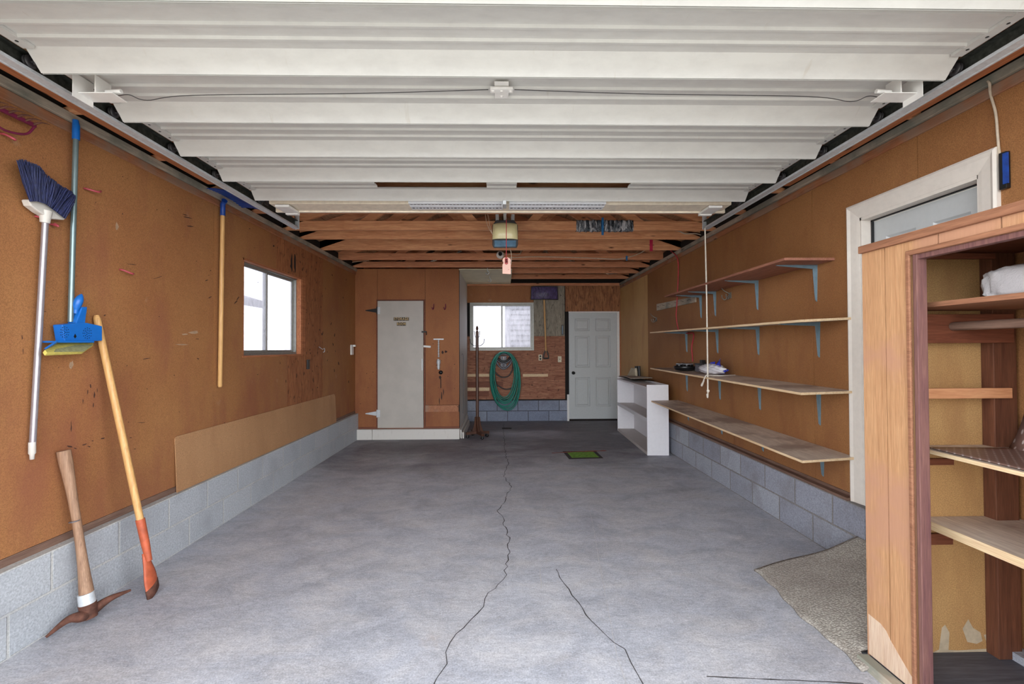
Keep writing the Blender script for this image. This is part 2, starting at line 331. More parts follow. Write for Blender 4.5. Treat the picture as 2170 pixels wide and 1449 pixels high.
class MB:
    def __init__(s): s.v = []; s.f = []; s.m = []; s.sm = []
    def add(s, vs, fs, m=0, smooth=False):
        o = len(s.v); s.v += [Vector(p) for p in vs]
        for f in fs: s.f.append([o + i for i in f]); s.m.append(m); s.sm.append(smooth)
    def box(s, x0, x1, y0, y1, z0, z1, m=0):
        x0, x1 = sorted((x0, x1)); y0, y1 = sorted((y0, y1)); z0, z1 = sorted((z0, z1))
        v = [(x, y, z) for x in (x0, x1) for y in (y0, y1) for z in (z0, z1)]
        s.add(v, [(0, 1, 3, 2), (4, 6, 7, 5), (0, 4, 5, 1), (2, 3, 7, 6), (0, 2, 6, 4), (1, 5, 7, 3)], m); return s
    def bar(s, a, b, w, t, up=(0, 0, 1), m=0, taper=1.0):
        """rectangular bar from a to b, w across, t along 'up'"""
        a, b = Vector(a), Vector(b); ax = (b - a).normalized(); up = Vector(up)
        sd = ax.cross(up).normalized(); up = sd.cross(ax).normalized()
        v = []
        for p, k in ((a, 1), (b, taper)):
            for i, j in ((-1, -1), (1, -1), (1, 1), (-1, 1)): v.append(p + sd * (w / 2 * i * k) + up * (t / 2 * j * k))
        s.add(v, [(3, 2, 1, 0), (4, 5, 6, 7), (0, 1, 5, 4), (1, 2, 6, 5), (2, 3, 7, 6), (3, 0, 4, 7)], m); return s
    def tube(s, pts, r, n=10, m=0, cap=True):
        pts = [Vector(p) for p in pts]; k = len(pts)
        rs = [r] * k if isinstance(r, (int, float)) else r
        t = (pts[1] - pts[0]).normalized()
        a = t.orthogonal().normalized(); vs = []; fs = []
        for i, p in enumerate(pts):
            t2 = ((pts[min(i + 1, k - 1)] - pts[max(i - 1, 0)])).normalized()
            a = (a - t2 * a.dot(t2)).normalized(); b = t2.cross(a)
            for j in range(n):
                th = 2 * math.pi * j / n; vs.append(p + (a * math.cos(th) + b * math.sin(th)) * rs[i])
        for i in range(k - 1):
            for j in range(n):
                j2 = (j + 1) % n; fs.append((i * n + j, i * n + j2, (i + 1) * n + j2, (i + 1) * n + j))
        s.add(vs, fs, m, True)
        if cap:
            s.add(vs[:n], [tuple(range(n))[::-1]], m); s.add(vs[-n:], [tuple(range(n))], m)
        return s
    def lathe(s, o, axis, prof, n=16, m=0):
        """prof: (radius, distance along the axis)"""
        o = Vector(o); ax = Vector(axis).normalized(); a = ax.orthogonal().normalized(); b = ax.cross(a)
        vs = []; fs = []
        for r, h in prof:
            for j in range(n):
                th = 2 * math.pi * j / n; vs.append(o + ax * h + (a * math.cos(th) + b * math.sin(th)) * max(r, 1e-4))
        for i in range(len(prof) - 1):
            for j in range(n):
                j2 = (j + 1) % n; fs.append((i * n + j, i * n + j2, (i + 1) * n + j2, (i + 1) * n + j))
        s.add(vs, fs, m, True); s.add(vs[:n], [tuple(range(n))[::-1]], m); s.add(vs[-n:], [tuple(range(n))], m); return s
    def prism(s, poly, off, m=0):
        """polygon of 3-D points pushed along off"""
        n = len(poly); off = Vector(off); v = [Vector(p) for p in poly] + [Vector(p) + off for p in poly]
        s.add(v, [tuple(range(n))[::-1], tuple(range(n, 2 * n))] + [(i, (i + 1) % n, n + (i + 1) % n, n + i) for i in range(n)], m); return s
    def grid(s, fn, nu, nv, m=0, smooth=True, thick=None):
        v = [Vector(fn(i / nu, j / nv)) for i in range(nu + 1) for j in range(nv + 1)]
        f = [(i * (nv + 1) + j, (i + 1) * (nv + 1) + j, (i + 1) * (nv + 1) + j + 1, i * (nv + 1) + j + 1) for i in range(nu) for j in range(nv)]
        if thick is None: s.add(v, f, m, smooth); return s
        t = Vector(thick); n = len(v)
        bd = [j for j in range(nv + 1)] + [i * (nv + 1) + nv for i in range(1, nu + 1)] + [nu * (nv + 1) + j for j in range(nv - 1, -1, -1)] + [i * (nv + 1) for i in range(nu - 1, 0, -1)]
        f2 = [tuple(q + n for q in reversed(x)) for x in f]
        f3 = [(bd[i], bd[(i + 1) % len(bd)], bd[(i + 1) % len(bd)] + n, bd[i] + n) for i in range(len(bd))]
        s.add(v + [p + t for p in v], f + f2 + f3, m, smooth); return s
    def build(s, name, mats, parent=None, bevel=0, origin=None, sub=0):
        if not isinstance(mats, (list, tuple)): mats = [mats]
        if parent is not None: o = parent['_w']; o = Vector(o)
        elif origin is not None: o = Vector(origin)
        else:
            mn = [min(p[i] for p in s.v) for i in range(3)]; mx = [max(p[i] for p in s.v) for i in range(3)]
            o = Vector(((mn[0] + mx[0]) / 2, (mn[1] + mx[1]) / 2, mn[2]))
        me = bpy.data.meshes.new(name); me.from_pydata([tuple(p - o) for p in s.v], [], s.f)
        for q in mats: me.materials.append(M[q] if isinstance(q, str) else q)
        me.polygons.foreach_set('material_index', s.m); me.polygons.foreach_set('use_smooth', s.sm)
        bm = bmesh.new(); bm.from_mesh(me); bmesh.ops.recalc_face_normals(bm, faces=bm.faces); bm.to_mesh(me); bm.free(); me.update()
        ob = bpy.data.objects.new(name, me); col.objects.link(ob)
        if parent is not None: ob.parent = parent; ob['_w'] = tuple(o)
        else: ob.location = o; ob['_w'] = tuple(o)
        if bevel:
            b = ob.modifiers.new('edges', 'BEVEL'); b.width = bevel; b.segments = 2; b.limit_method = 'ANGLE'; b.angle_limit = math.radians(50)
        if sub:
            b = ob.modifiers.new('smooth', 'SUBSURF'); b.levels = sub; b.render_levels = sub
        return ob
def tag(o, label, cat, group=None, kind=None):
    o['label'] = label; o['category'] = cat
    if group: o['group'] = group
    if kind: o['kind'] = kind
    return o
def thing(name, loc, label, cat, group=None):
    o = bpy.data.objects.new(name, None); o.empty_display_size = .1; o.location = loc; o['_w'] = tuple(loc); col.objects.link(o)
    return tag(o, label, cat, group)
def struct(o): o['kind'] = 'structure'; return o
def B(*a, m=0): return MB().box(*a, m=m)
def bez(pts, n=8):
    """smooth path through points (Catmull-Rom)"""
    p = [Vector(q) for q in pts]; p = [p[0] * 2 - p[1]] + p + [p[-1] * 2 - p[-2]]; out = []
    for i in range(1, len(p) - 2):
        for k in range(n):
            t = k / n
            out.append(.5 * (2 * p[i] + (p[i + 1] - p[i - 1]) * t + (2 * p[i - 1] - 5 * p[i] + 4 * p[i + 1] - p[i + 2]) * t * t + (3 * p[i] - p[i - 1] - 3 * p[i + 1] + p[i + 2]) * t ** 3))
    out.append(p[-2]); return out

# ================================================================== SETTING
ZP0, ZP1, ZP2 = H + 1.18, H + 1.235, H + 1.28       # ledger, plate, truss seat
EAVE, SLOPE = ZP2 + .10, .34
# ---- floor with its cracks, joints and paint marks
fl = B(-2.75, 2.75, YF, YB + .1, -.15, 0)
def ribbon(mb, pts, w, z, m, jit=0, step=.05):
    q = []
    for a, b in zip(pts, pts[1:]):
        a, b = Vector(a), Vector(b); n = max(1, int((b - a).length / step))
        for k in range(n):
            c = a.lerp(b, k / n); q.append(c + Vector((random.uniform(-jit, jit), random.uniform(-jit, jit), 0)))
    q.append(Vector(pts[-1])); vs = []; fs = []
    for i, c in enumerate(q):
        t = (q[min(i + 1, len(q) - 1)] - q[max(i - 1, 0)]); t.z = 0; t.normalize(); s_ = Vector((-t.y, t.x, 0))
        ww = w * random.uniform(.45, 1.2) / 2
        vs += [Vector((c.x, c.y, z)) - s_ * ww, Vector((c.x, c.y, z)) + s_ * ww]
    fs = [(2 * i, 2 * i + 1, 2 * i + 3, 2 * i + 2) for i in range(len(q) - 1)]
    mb.add(vs, fs, m)
def FP(px, py, z=0): return P(px, py, 'z', z)
crack1 = [(1068, 897), (1067, 915), (1071, 958), (1077, 985), (1068, 1010), (1084, 1030), (1074, 1050), (1065, 1070), (1056, 1082), (1066, 1103), (1078, 1140), (1077, 1178), (1071, 1210), (1068, 1228), (1034, 1258), (1015, 1298), (985, 1330), (955, 1362), (943, 1385), (948, 1410), (925, 1438), (915, 1460)]
crack2 = [(1178, 1205), (1195, 1235), (1212, 1262), (1232, 1290), (1240, 1302), (1268, 1325), (1285, 1348), (1302, 1358), (1322, 1378), (1335, 1403), (1352, 1425), (1366, 1455)]
ribbon(fl, [FP(*p) for p in crack1], .0065, .0012, 1, .013)
ribbon(fl, [FP(*p) for p in crack2], .0055, .0012, 1, .011)
for pts, w in (([(1247, 1072), (1256, 1110), (1275, 1220), (1296, 1330), (1305, 1380), (1330, 1460)], .004), ([(1300, 1334), (1345, 1334)], .004), ([(1497, 1433), (1830, 1449)], .006)):
    ribbon(fl, [FP(*p) for p in pts], w, .0012, 1 if w > .005 else 2, .002)
for pts in ([(700, 1108), (790, 1103), (878, 1080)], [(895, 997), (1010, 995)], [(1085, 997), (1120, 996)], [(985, 1072), (1100, 1068), (1240, 1072)], [(1145, 1205), (1147, 1245)], [(600, 1042), (640, 1028), (700, 1020)]):
    ribbon(fl, [FP(*p) for p in pts], .008, .0012, 2, .003)
def fquad(mb, pts, z, m): mb.add([FP(*p) if len(p) == 2 else p for p in pts], [(0, 1, 2, 3)], m); [setattr(v, 'z', z) for v in mb.v[-4:]]
fquad(fl, [(1192, 956), (1262, 955), (1279, 971), (1206, 973)], .0012, 1)
fquad(fl, [(1200, 957), (1257, 957), (1270, 969), (1212, 970)], .0020, 3)
ribbon(fl, [FP(1170, 960), FP(1225, 957), FP(1285, 955)], .055, .0026, 4, .004)
fquad(fl, [(1064, 906), (1084, 906), (1084, 909), (1064, 909)], .0012, 1)
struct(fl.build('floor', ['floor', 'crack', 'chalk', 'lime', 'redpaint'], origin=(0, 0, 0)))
dv = B(-30, 30, -30, YF - .01, -.2, -.02)
struct(dv.build('driveway', [plain('driveway_concrete', (200, 196, 188), .8, 0, .08, 3)], origin=(0, 0, 0)))
gy = MB(); gy.box(-30, 30, YB + .45, 40, -.3, -.05); gy.box(-30, -2.8, YF, YB + .45, -.3, -.05); gy.box(2.8, 30, YF, YB + .45, -.3, -.05)
struct(gy.build('yard_ground', 'grass', origin=(0, 0, 0)))

def sheet_wall(x_face, sgn, sheets, holes, core_holes, y0, y1, z0, z1, t=.006):
    """a framed wall: dark core slab behind separate sheets with open joints; sgn=-1 left, +1 right"""
    mb = MB()
    def rects(Y0, Y1, Z0, Z1, hs):
        out = [(Y0, Y1, Z0, Z1)]
        for (a, b, c, d) in hs:
            new = []
            for (p, q, r, u) in out:
                if b <= p or a >= q or d <= r or c >= u: new.append((p, q, r, u)); continue
                if a > p: new.append((p, a, r, u))
                if b < q: new.append((b, q, r, u))
                lo, hi = max(a, p), min(b, q)
                if c > r: new.append((lo, hi, r, c))
                if d < u: new.append((lo, hi, d, u))
            out = new
        return out
    for (p, q, r, u) in rects(y0, y1, z0, z1, core_holes): mb.box(x_face + sgn * t, x_face + sgn * (t + .1), p, q, r, u, 0)
    for (p, q, r, u, m) in sheets:
        for (a, b, c, d) in rects(p, q, r, u, holes): mb.box(x_face, x_face + sgn * t, a, b, c, d, m)
    return mb
def LW(px, py, off=0): return P(px, py, 'x', XL + off)
def RW(px, py, off=0): return P(px, py, 'x', XR - off)
g = .002
# left wall window opening
wl0, wl1 = LW(515, 600).y, LW(640, 600).y
wz1, wz0 = LW(640, 589).z, LW(640, 751).z
sA, sB, sC = LW(586, 500).y, LW(609, 800).y, LW(684, 600).y
hz = [(wl0, wl1, wz0, wz1)]
seams = [YF, 3.74]
sh = [(seams[0] + g, seams[1] - g, .452, ZP0, 1)]
sh += [(3.74 + g, sA - g, wz1, ZP0, 1), (sA + g, sC - g, wz1, ZP0, 2), (3.74 + g, wl1, wz0, wz1, 1), (3.74 + g, sB - g, .452, wz0 + .001, 1), (sB + g, sC - g, .452, wz1, 2), (sC + g, YB, .452, ZP0, 1)]
o = sheet_wall(XL, -1, sh, hz, hz, YF - .1, YB + .1, 0, EAVE, .006)
o.box(XLB, XL - .09, YF - .1, YB + .1, 0, .41, 3)          # block footing wall
o.box(XL + .001, XL - .09, YF - .1, YB + .1, .41, .450, 4)
def mark(mb, px, py, w, h, m, ang=0, f=LW, n=9):
    """small irregular stain on the wall face"""
    c = f(px, py, .0006); y0_, z0_ = c.y, c.z; k = abs(c.x) / max(60, abs(px - 1066)) ; sy = k * c.y / abs(c.x) ; pts = []
    for i in range(n):
        a = 2 * math.pi * i / n; r = random.uniform(.55, 1.1); u, v = w / 2 * r * math.cos(a), h / 2 * r * math.sin(a)
        u, v = u * math.cos(ang) - v * math.sin(ang), u * math.sin(ang) + v * math.cos(ang); q = f(px + u, py + v, .0006); pts.append(q)
    mb.add(pts, [tuple(range(n))], m)
random.seed(21)
for (a, b, w, h, t_) in ((148, 946, 16, 4, .1), (160, 950, 9, 3, .3), (178, 942, 12, 3, -.3), (189, 946, 8, 3, .2), (218, 929, 12, 3, -.2), (196, 934, 5, 2, 0), (286, 951, 5, 2, 0), (277, 927, 5, 2, 0),
                      (186, 830, 3, 14, .1), (192, 818, 3, 10, -.1), (200, 836, 4, 16, .1), (206, 826, 2, 12, 0), (198, 858, 3, 10, 0), (176, 850, 2, 12, 0), (151, 905, 3, 26, 0), (47, 715, 3, 10, 0), (49, 745, 2, 20, 0),
                      (398, 461, 26, 3, .2), (402, 479, 18, 3, .1), (392, 455, 16, 2, .3), (280, 560, 26, 1.5, .1), (335, 588, 20, 1.5, -.3), (500, 640, 3, 14, .7), (504, 632, 3, 12, .6), (310, 760, 20, 2, -.2), (438, 594, 8, 2, -.3), (445, 630, 9, 2, -.5), (95, 660, 10, 2, 0), (222, 668, 6, 3, -.5), (418, 718, 10, 1.5, 0), (300, 895, 22, 1.5, 0), (420, 760, 6, 3, .2)):
    mark(o, a, b, w, h, 5, t_)
for (a, b, w, h, t_) in ((410, 704, 30, 8, -.1), (392, 708, 14, 5, 0), (152, 772, 10, 20, .2), (384, 730, 30, 3, 0), (248, 480, 8, 22, .1)):
    mark(o, a, b, w, h, 6, t_)
for k in range(46):
    a, b = random.uniform(590, 740), random.uniform(520, 830)
    if a < 645 and 580 < b < 760: continue
    mark(o, a, b, random.uniform(1, 2.5), random.uniform(3, 9), 5, random.uniform(-.3, .3))
for k in range(60):
    a, b = random.uniform(5, 560), random.uniform(330, 900); mark(o, a, b, random.uniform(1, 3), random.uniform(1, 3), 5)
for (a, b, c_, d_2) in ((575, 520, 585, 522), (616, 535, 620, 580), (622, 538, 628, 582)): mark(o, (a + c_) / 2, (b + d_2) / 2, 4, d_2 - b + 2, 0, 0)
struct(o.build('wall_left', ['dark', 'hb_left', 'ply_z', 'blk_left', 'sill', plain('dark_stain', (72, 44, 32), .8), plain('pale_stain', (176, 146, 118), .8)], origin=(0, 0, 0)))
tz = B(XL - .05, XL + .012, YF, YB, ZP0, ZP1 - .002)
struct(tz.build('trim_1', 'plate_low', origin=(0, 0, 0), bevel=.003))
tz = B(XL - .05, XL + .03, YF, YB, ZP1, ZP2)
struct(tz.build('trim_2', 'plate', origin=(0, 0, 0), bevel=.003))
# right wall
door_y0, door_y1 = 2.166, 2.903          # clear opening of the side door
door_z1 = 2.268
hd = [(door_y0, door_y1, 0, door_z1)]
rs = [RW(1318, 700).y, RW(1373, 700).y, RW(1553, 600).y, RW(1723, 600).y]
q1, q2, q3 = RW(1373, 700).y, RW(1553, 620).y, RW(1723, 620).y
shr = [(q1 + g, YB, .452, ZP0, 1), (q2 + g, q1 - g, .452, ZP0, 2), (q3 + g, q2 - g, .452, ZP0, 2), (2.49 + g, q3 - g, .452, ZP0, 2), (YF, 2.49 - g, .452, ZP0, 2), (YF, 2.49 - g, 0, .45, 2)]
hdd = [(door_y0 - .0, door_y1 + .0, 0, door_z1)]
o = sheet_wall(XR, 1, shr, hdd, hdd, YF - .1, YB + .1, 0, EAVE, .006)
o.box(XRB, XR + .09, 2.84, YB + .1, 0, .41, 3)
o.box(XR - .001, XR + .09, 2.91, YB + .1, .41, .450, 4); o.box(XRB + .004, XR - .001, 2.99, YB, .4101, .428, 4)
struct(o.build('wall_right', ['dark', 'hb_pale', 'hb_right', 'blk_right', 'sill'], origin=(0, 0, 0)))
struct(B(XR + .05, XR - .012, YF, YB, ZP0, ZP1 - .002).build('trim_3', 'plate_low', origin=(0, 0, 0), bevel=.003))
struct(B(XR + .05, XR - .03, YF, YB, ZP1, ZP2).build('trim_4', 'plate', origin=(0, 0, 0), bevel=.003))
# front of the garage: posts and header around the open doorway (behind the camera's view)
o = MB(); o.box(-2.46, -2.12, 1.0, YF, 0, EAVE + .4); o.box(2.12, 2.46, 1.0, YF, 0, EAVE + .4); o.box(-2.12, 2.12, 1.0, YF, 2.62, EAVE + .4)
struct(o.build('wall_front', 'white', origin=(0, 0, 0)))
# ---- back wall
def BW(px, py, off=0): return P(px, py, 'y', YB - off)
def bx_(px0, px1, py0, py1): a, b = BW(px0, py1), BW(px1, py0); return a.x, b.x, a.z, b.z
wb = bx_(996, 1131, 641, 743)          # window hole
dr = bx_(1203, 1310, 661, 891); dr = (dr[0], dr[1], 0, dr[3])
mb = MB()
def brects(X0, X1, Z0, Z1, hs):
    out = [(X0, X1, Z0, Z1)]
    for (a, b, c, d) in hs:
        new = []
        for (p, q, r, u) in out:
            if b <= p or a >= q or d <= r or c >= u: new.append((p, q, r, u)); continue
            if a > p: new.append((p, a, r, u))
            if b < q: new.append((b, q, r, u))
            lo, hi = max(a, p), min(b, q)
            if c > r: new.append((lo, hi, r, c))
            if d < u: new.append((lo, hi, d, u))
        out = new
    return out
for r in brects(-2.45, 2.45, 0, EAVE, [wb, dr]): mb.box(r[0], r[1], YB + .012, YB + .12, r[2], r[3], 0)
xs0 = BW(988, 700).x; xp1 = BW(1197, 700).x; xp0 = BW(1131, 700).x
z712, z598, z848 = BW(1165, 712).z, BW(1165, 598).z, BW(1100, 848).z
zc = .41
for (a, b, c, d, m) in ((xs0 - .3, xp0 - g, wb[3], ZP2, 1), (xp0 + g, xp1 - g, z712 + g, ZP2, 2), (xs0 - .3, BW(1200, 700).x, zc + .02, z712 - g, 3), (BW(1198, 630).x, XR, dr[3] + .012, ZP2, 4)):
    for r in brects(a, b, c, d, [wb]): mb.box(r[0], r[1], YB, YB + .012, r[2], r[3], m)
mb.box(-2.45, BW(1203, 870).x, YB - .01, YB + .1, 0, zc, 5)
# patch strips and darker boards low on the plywood
for (a, b, c, d, m) in ((1108, 1161, 792, 798, 6), (990, 1037, 792, 798, 6), (990, 1037, 821, 828, 6)):
    q = bx_(a, b, c, d); mb.box(q[0], q[1], YB - .012, YB, q[2], q[3], m)
for (a, b, c, d) in ((988, 1066, 808, 820), (988, 1036, 829, 840)):
    q = bx_(a, b, c, d); mb.box(q[0], q[1], YB - .006, YB, q[2], q[3], 7)
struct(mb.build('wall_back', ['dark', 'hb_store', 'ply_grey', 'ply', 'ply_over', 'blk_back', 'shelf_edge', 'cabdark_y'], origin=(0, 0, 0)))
struct(B(XL, XR, YB - .04, YB, ZP2 - .05, ZP2).build('trim_5', 'fir2', origin=(0, 0, 0)))

# ---- windows
def slider(name, ax, plane, u0, u1, z0, z1, fw, mats, meet, sgn):
    """aluminium slider in the plane ax=plane; u runs along the wall; sgn points indoors"""
    def bx(mb, a, b, c, d, e, f, m=0):
        if ax == 'x': mb.box(plane + e, plane + f, a, b, c, d, m)
        else: mb.box(a, b, plane + e, plane + f, c, d, m)
    fr = MB()
    for (a, b, c, d) in ((u0, u0 + fw, z0, z1), (u1 - fw, u1, z0, z1), (u0 + fw, u1 - fw, z0, z0 + fw), (u0 + fw, u1 - fw, z1 - fw, z1)): bx(fr, a, b, c, d, -.03, .03)
    w = struct(fr.build(name, mats[0], bevel=.002))
    sw = fw * .8; um = u0 + (u1 - u0) * meet
    for k, (a, b, off) in enumerate(((u0 + fw, um + sw / 2, .008 * sgn), (um - sw / 2, u1 - fw, -.014 * sgn))):
        s_ = MB()
        for (p, q, r, u) in ((a, a + sw, z0 + fw, z1 - fw), (b - sw, b, z0 + fw, z1 - fw), (a + sw, b - sw, z0 + fw, z0 + fw + sw), (a + sw, b - sw, z1 - fw - sw, z1 - fw)):
            bx(s_, p, q, r, u, off - .01, off + .01)
        so = s_.build('sash', mats[1], w, bevel=.0015)
        gm = MB(); bx(gm, a + sw, b - sw, z0 + fw + sw, z1 - fw - sw, off - .002, off + .002)
        gm.build('pane', 'glass', so)
    return w
xw = XL - .085
slw = slider('window_1', 'x', xw, wl0 - .03, wl1 + .0, wz0, wz1 - .0, .03, ('alu', 'alu'), .47, 1)
tr = MB(); tr.box(XL - .001, XL - .055, wl1 - .02, wl1, wz0, wz1); tr.box(XL - .001, XL - .055, wl0, wl0 + .02, wz0, wz1)
tr.box(XL + .008, XL - .115, wl0 - .01, wl1 + .01, wz0 - .012, wz0 + .006); tr.box(XL - .001, XL - .055, wl0, wl1, wz1 - .02, wz1)
struct(tr.build('trim_6', 'fir_y', origin=(0, 0, 0), bevel=.002))
tr = MB(); q = LW(641, 587); tr.box(XL + .004, XL, wl1, wl1 + .085, wz0, wz1 + .01)
struct(tr.build('trim_7', 'fir_y', origin=(0, 0, 0)))
slider('window_2', 'y', YB + .005, wb[0], wb[1], wb[2], wb[3], .038, ('alu', 'alu'), .5, -1)

# ---- six-panel doors
def six_panel(name, origin, udir, ndir, w, h, rail=.115, mats=('doorgrey',)):
    """a moulded six-panel slab: udir runs across its face, ndir faces the viewer"""
    o = Vector(origin); u = Vector(udir); n = Vector(ndir); z = Vector((0, 0, 1)); mb = MB()
    T = lambda a, b, c: o + u * a + z * b + n * c
    pw = (w - 3 * rail) / 2
    us = [0, rail, rail + pw, 2 * rail + pw, 2 * rail + 2 * pw, w]
    zs = [0, .24, .24 + .56 * h / 2.03, .24 + .56 * h / 2.03 + .20, .24 + .56 * h / 2.03 + .20 + .60 * h / 2.03]
    zs += [zs[-1] + .10, h - .115, h]
    for i in range(5):
        for j in range(7):
            a, b, c, d = us[i], us[i + 1], zs[j], zs[j + 1]
            if i in (1, 3) and j in (1, 3, 5):
                prev = None
                for off, dep in ((0, 0), (.010, -.015), (.026, -.015), (.048, -.002), (.055, -.002)):
                    ring = [T(a + off, c + off, dep), T(b - off, c + off, dep), T(b - off, d - off, dep), T(a + off, d - off, dep)]
                    if prev:
                        for k in range(4): mb.add([prev[k], prev[(k + 1) % 4], ring[(k + 1) % 4], ring[k]], [(0, 1, 2, 3)])
                    prev = ring
                mb.add(prev, [(0, 1, 2, 3)])
            else: mb.add([T(a, c, 0), T(b, c, 0), T(b, d, 0), T(a, d, 0)], [(0, 1, 2, 3)])
    for (a, b, c, d) in ((0, 0, 0, h), (w, w, 0, h)): mb.add([T(a, c, 0), T(a, d, 0), T(a, d, -.04), T(a, c, -.04)], [(0, 1, 2, 3)])
    for c in (0, h): mb.add([T(0, c, 0), T(w, c, 0), T(w, c, -.04), T(0, c, -.04)], [(0, 1, 2, 3)])
    mb.add([T(0, 0, -.04), T(w, 0, -.04), T(w, h, -.04), T(0, h, -.04)], [(0, 1, 2, 3)])
    return struct(mb.build(name, list(mats)))
dx0, dx1 = BW(1206, 780).x, BW(1307, 780).x; dzb = .035
dr1 = six_panel('door_1', (dx0, YB + .01, dzb), (1, 0, 0), (0, -1, 0), dx1 - dx0, dr[3] - .015 - dzb, .12)
kb = BW(1215, 790)
MB().lathe((kb.x, YB + .012, kb.z), (0, -1, 0), [(.032, 0), (.032, .008), (.014, .012), (.012, .03), (.026, .04), (.03, .055), (.024, .068), (0, .072)], 16).build('door_knob', 'blackp', dr1)
tr = MB(); e = .012
tr.box(dr[0] - .045, dx0 - .006, YB - .006, YB + .1, 0, dr[3] + .01, 0); tr.box(dx1 + .006, dr[1] + .02, YB - .012, YB + .1, 0, dr[3] + .01, 1)
tr.box(dr[1] + .02, dr[1] + .045, YB - .004, YB + .1, 0, dr[3] + .01, 2)
tr.box(dx0 - .006, dx1 + .006, YB - .01, YB + .1, dr[3] - .012, dr[3] + .012, 1); tr.box(dx0 - .006, dx1 + .006, YB, YB + .11, 0, .03, 0)
tr.box(dr[0] - .01, dx0 - .004, YB - .012, YB, 0, .52, 1)
struct(tr.build('trim_9', ['dark', 'white', 'fir_y'], origin=(0, 0, 0)))
# side door on the right
sx = XR + .075
six_panel('door_2', (sx, door_y0 + .005, .27), (0, 1, 0), (-1, 0, 0), door_y1 - door_y0 - .01, door_z1 - .03 - .27, .105)
cz = MB(); cw = .095
cy1, cy0, czt = RW(1799, 442).y, RW(2121, 400).y, RW(1799, 442).z + .004
prof = [(0, .020), (.012, .026), (.03, .016), (.075, .010), (.095, .006)]        # colonial casing section, outer edge first
def casing(mb, a, b, inward):
    """mitred moulding from a to b on the right wall; inward: unit vector towards the opening"""
    a, b, inward = Vector(a), Vector(b), Vector(inward); ax = (b - a).normalized(); rows = []
    for d_in, th in [(0, 0)] + prof + [(.095, 0)]:
        rows.append((a + inward * d_in + ax * d_in * a_m + Vector((-th, 0, 0)), b + inward * d_in - ax * d_in * b_m + Vector((-th, 0, 0))))
    n = len(rows); v = [p for r in rows for p in r]
    mb.add(v, [(2 * i, 2 * i + 1, 2 * i + 3, 2 * i + 2) for i in range(n - 1)] + [tuple(2 * i for i in range(n)), tuple(2 * i + 1 for i in range(n))])
a_m, b_m = 0, 1; casing(cz, (XR, cy1, .405), (XR, cy1, czt), (0, -1, 0)); a_m, b_m = 0, 1; casing(cz, (XR, cy0, .02), (XR, cy0, czt), (0, 1, 0))
a_m, b_m = 1, 1; casing(cz, (XR, cy0, czt), (XR, cy1, czt), (0, 0, -1))
struct(cz.build('trim_10', 'casing', origin=(0, 0, 0)))
jb = MB(); jt = .02
jb.box(XR - .004, sx + .05, door_y1 - .012, door_y1 + .01, .10, door_z1, 0); jb.box(XR - .004, sx + .05, door_y0 - .01, door_y0 + .004, .10, door_z1, 0)
jb.box(XR - .004, sx + .05, door_y0, door_y1, door_z1 - .02, door_z1 + .004, 0)
jb.box(sx - .016, sx - .002, door_y1 - .022, door_y1 - .012, .27, door_z1 - .02, 1); jb.box(sx - .016, sx - .002, door_y0, door_y1, door_z1 - .028, door_z1 - .02, 1)
jb.box(XR - .02, sx + .06, door_y0 - .02, door_y1, .08, .265, 2)
struct(jb.build('trim_11', ['casing', 'blackp', 'sill'], origin=(0, 0, 0)))
struct(B(XRB - .02, XR + .08, 1.3, 2.835, 0, .075).build('trim_12', 'blk_right', origin=(0, 0, 0)))

# ---- roof: sheathing on both slopes, gables
o = MB(); zr = EAVE + 2.6 * SLOPE
for sg in (-1, 1):
    nb = 12
    for k in range(nb):
        a, b = 2.75 * k / nb + .004, 2.75 * (k + 1) / nb - .004
        za, zb_ = EAVE + (2.4 - a) * SLOPE, EAVE + (2.4 - b) * SLOPE
        o.prism([(sg * a, .9, za), (sg * b, .9, zb_), (sg * b, .9, zb_ + .02), (sg * a, .9, za + .02)], (0, YB + .6 - .9, 0), 0)
    o.prism([(0, .9, EAVE + 2.4 * SLOPE + .024), (sg * 2.8, .9, EAVE - .4 * SLOPE + .024), (sg * 2.8, .9, EAVE - .4 * SLOPE + .06), (0, .9, EAVE + 2.4 * SLOPE + .06)], (0, YB + .65 - .9, 0), 1)
struct(o.build('ceiling', ['sheath', 'dark'], origin=(0, 0, 0)))
o = MB()
for yy in (YF - .12, YB + .02):
    o.prism([(-2.46, yy, EAVE - .05), (2.46, yy, EAVE - .05), (0, yy, EAVE + 2.4 * SLOPE)], (0, .09, 0), 0)
struct(o.build('wall_gable', 'sheath', origin=(0, 0, 0)))

# ---- roof trusses
def truss(y, hgt, label, mat='fir', skip_web=False):
    t = thing('roof_truss', (0, y, ZP2), label, 'roof truss', 'roof trusses')
    c = MB(); c.prism([(XL - .04, y, ZP2), (XR + .04, y, ZP2), (XR + .04, y, ZP2 + hgt * .75), (XR - .1, y, ZP2 + hgt), (XL + .1, y, ZP2 + hgt), (XL - .04, y, ZP2 + hgt * .75)], (0, .038, 0))
    c.build('bottom_chord', mat, t, bevel=.003)
    for sg in (-1, 1):
        MB().bar((sg * 2.62, y + .019, EAVE - .22 * SLOPE - .05), (0, y + .019, EAVE + 2.4 * SLOPE - .05), .038, .085, m=0).build('rafter', mat, t)
        for (a, b) in ((1.55, .85), (.28, .75)):
            za = ZP2 + hgt; zb_ = EAVE + (2.4 - b) * SLOPE - .08
            MB().bar((sg * a, y + .057, za - .04), (sg * b, y + .057, zb_), .036, .085).build('web', mat, t)
    return t
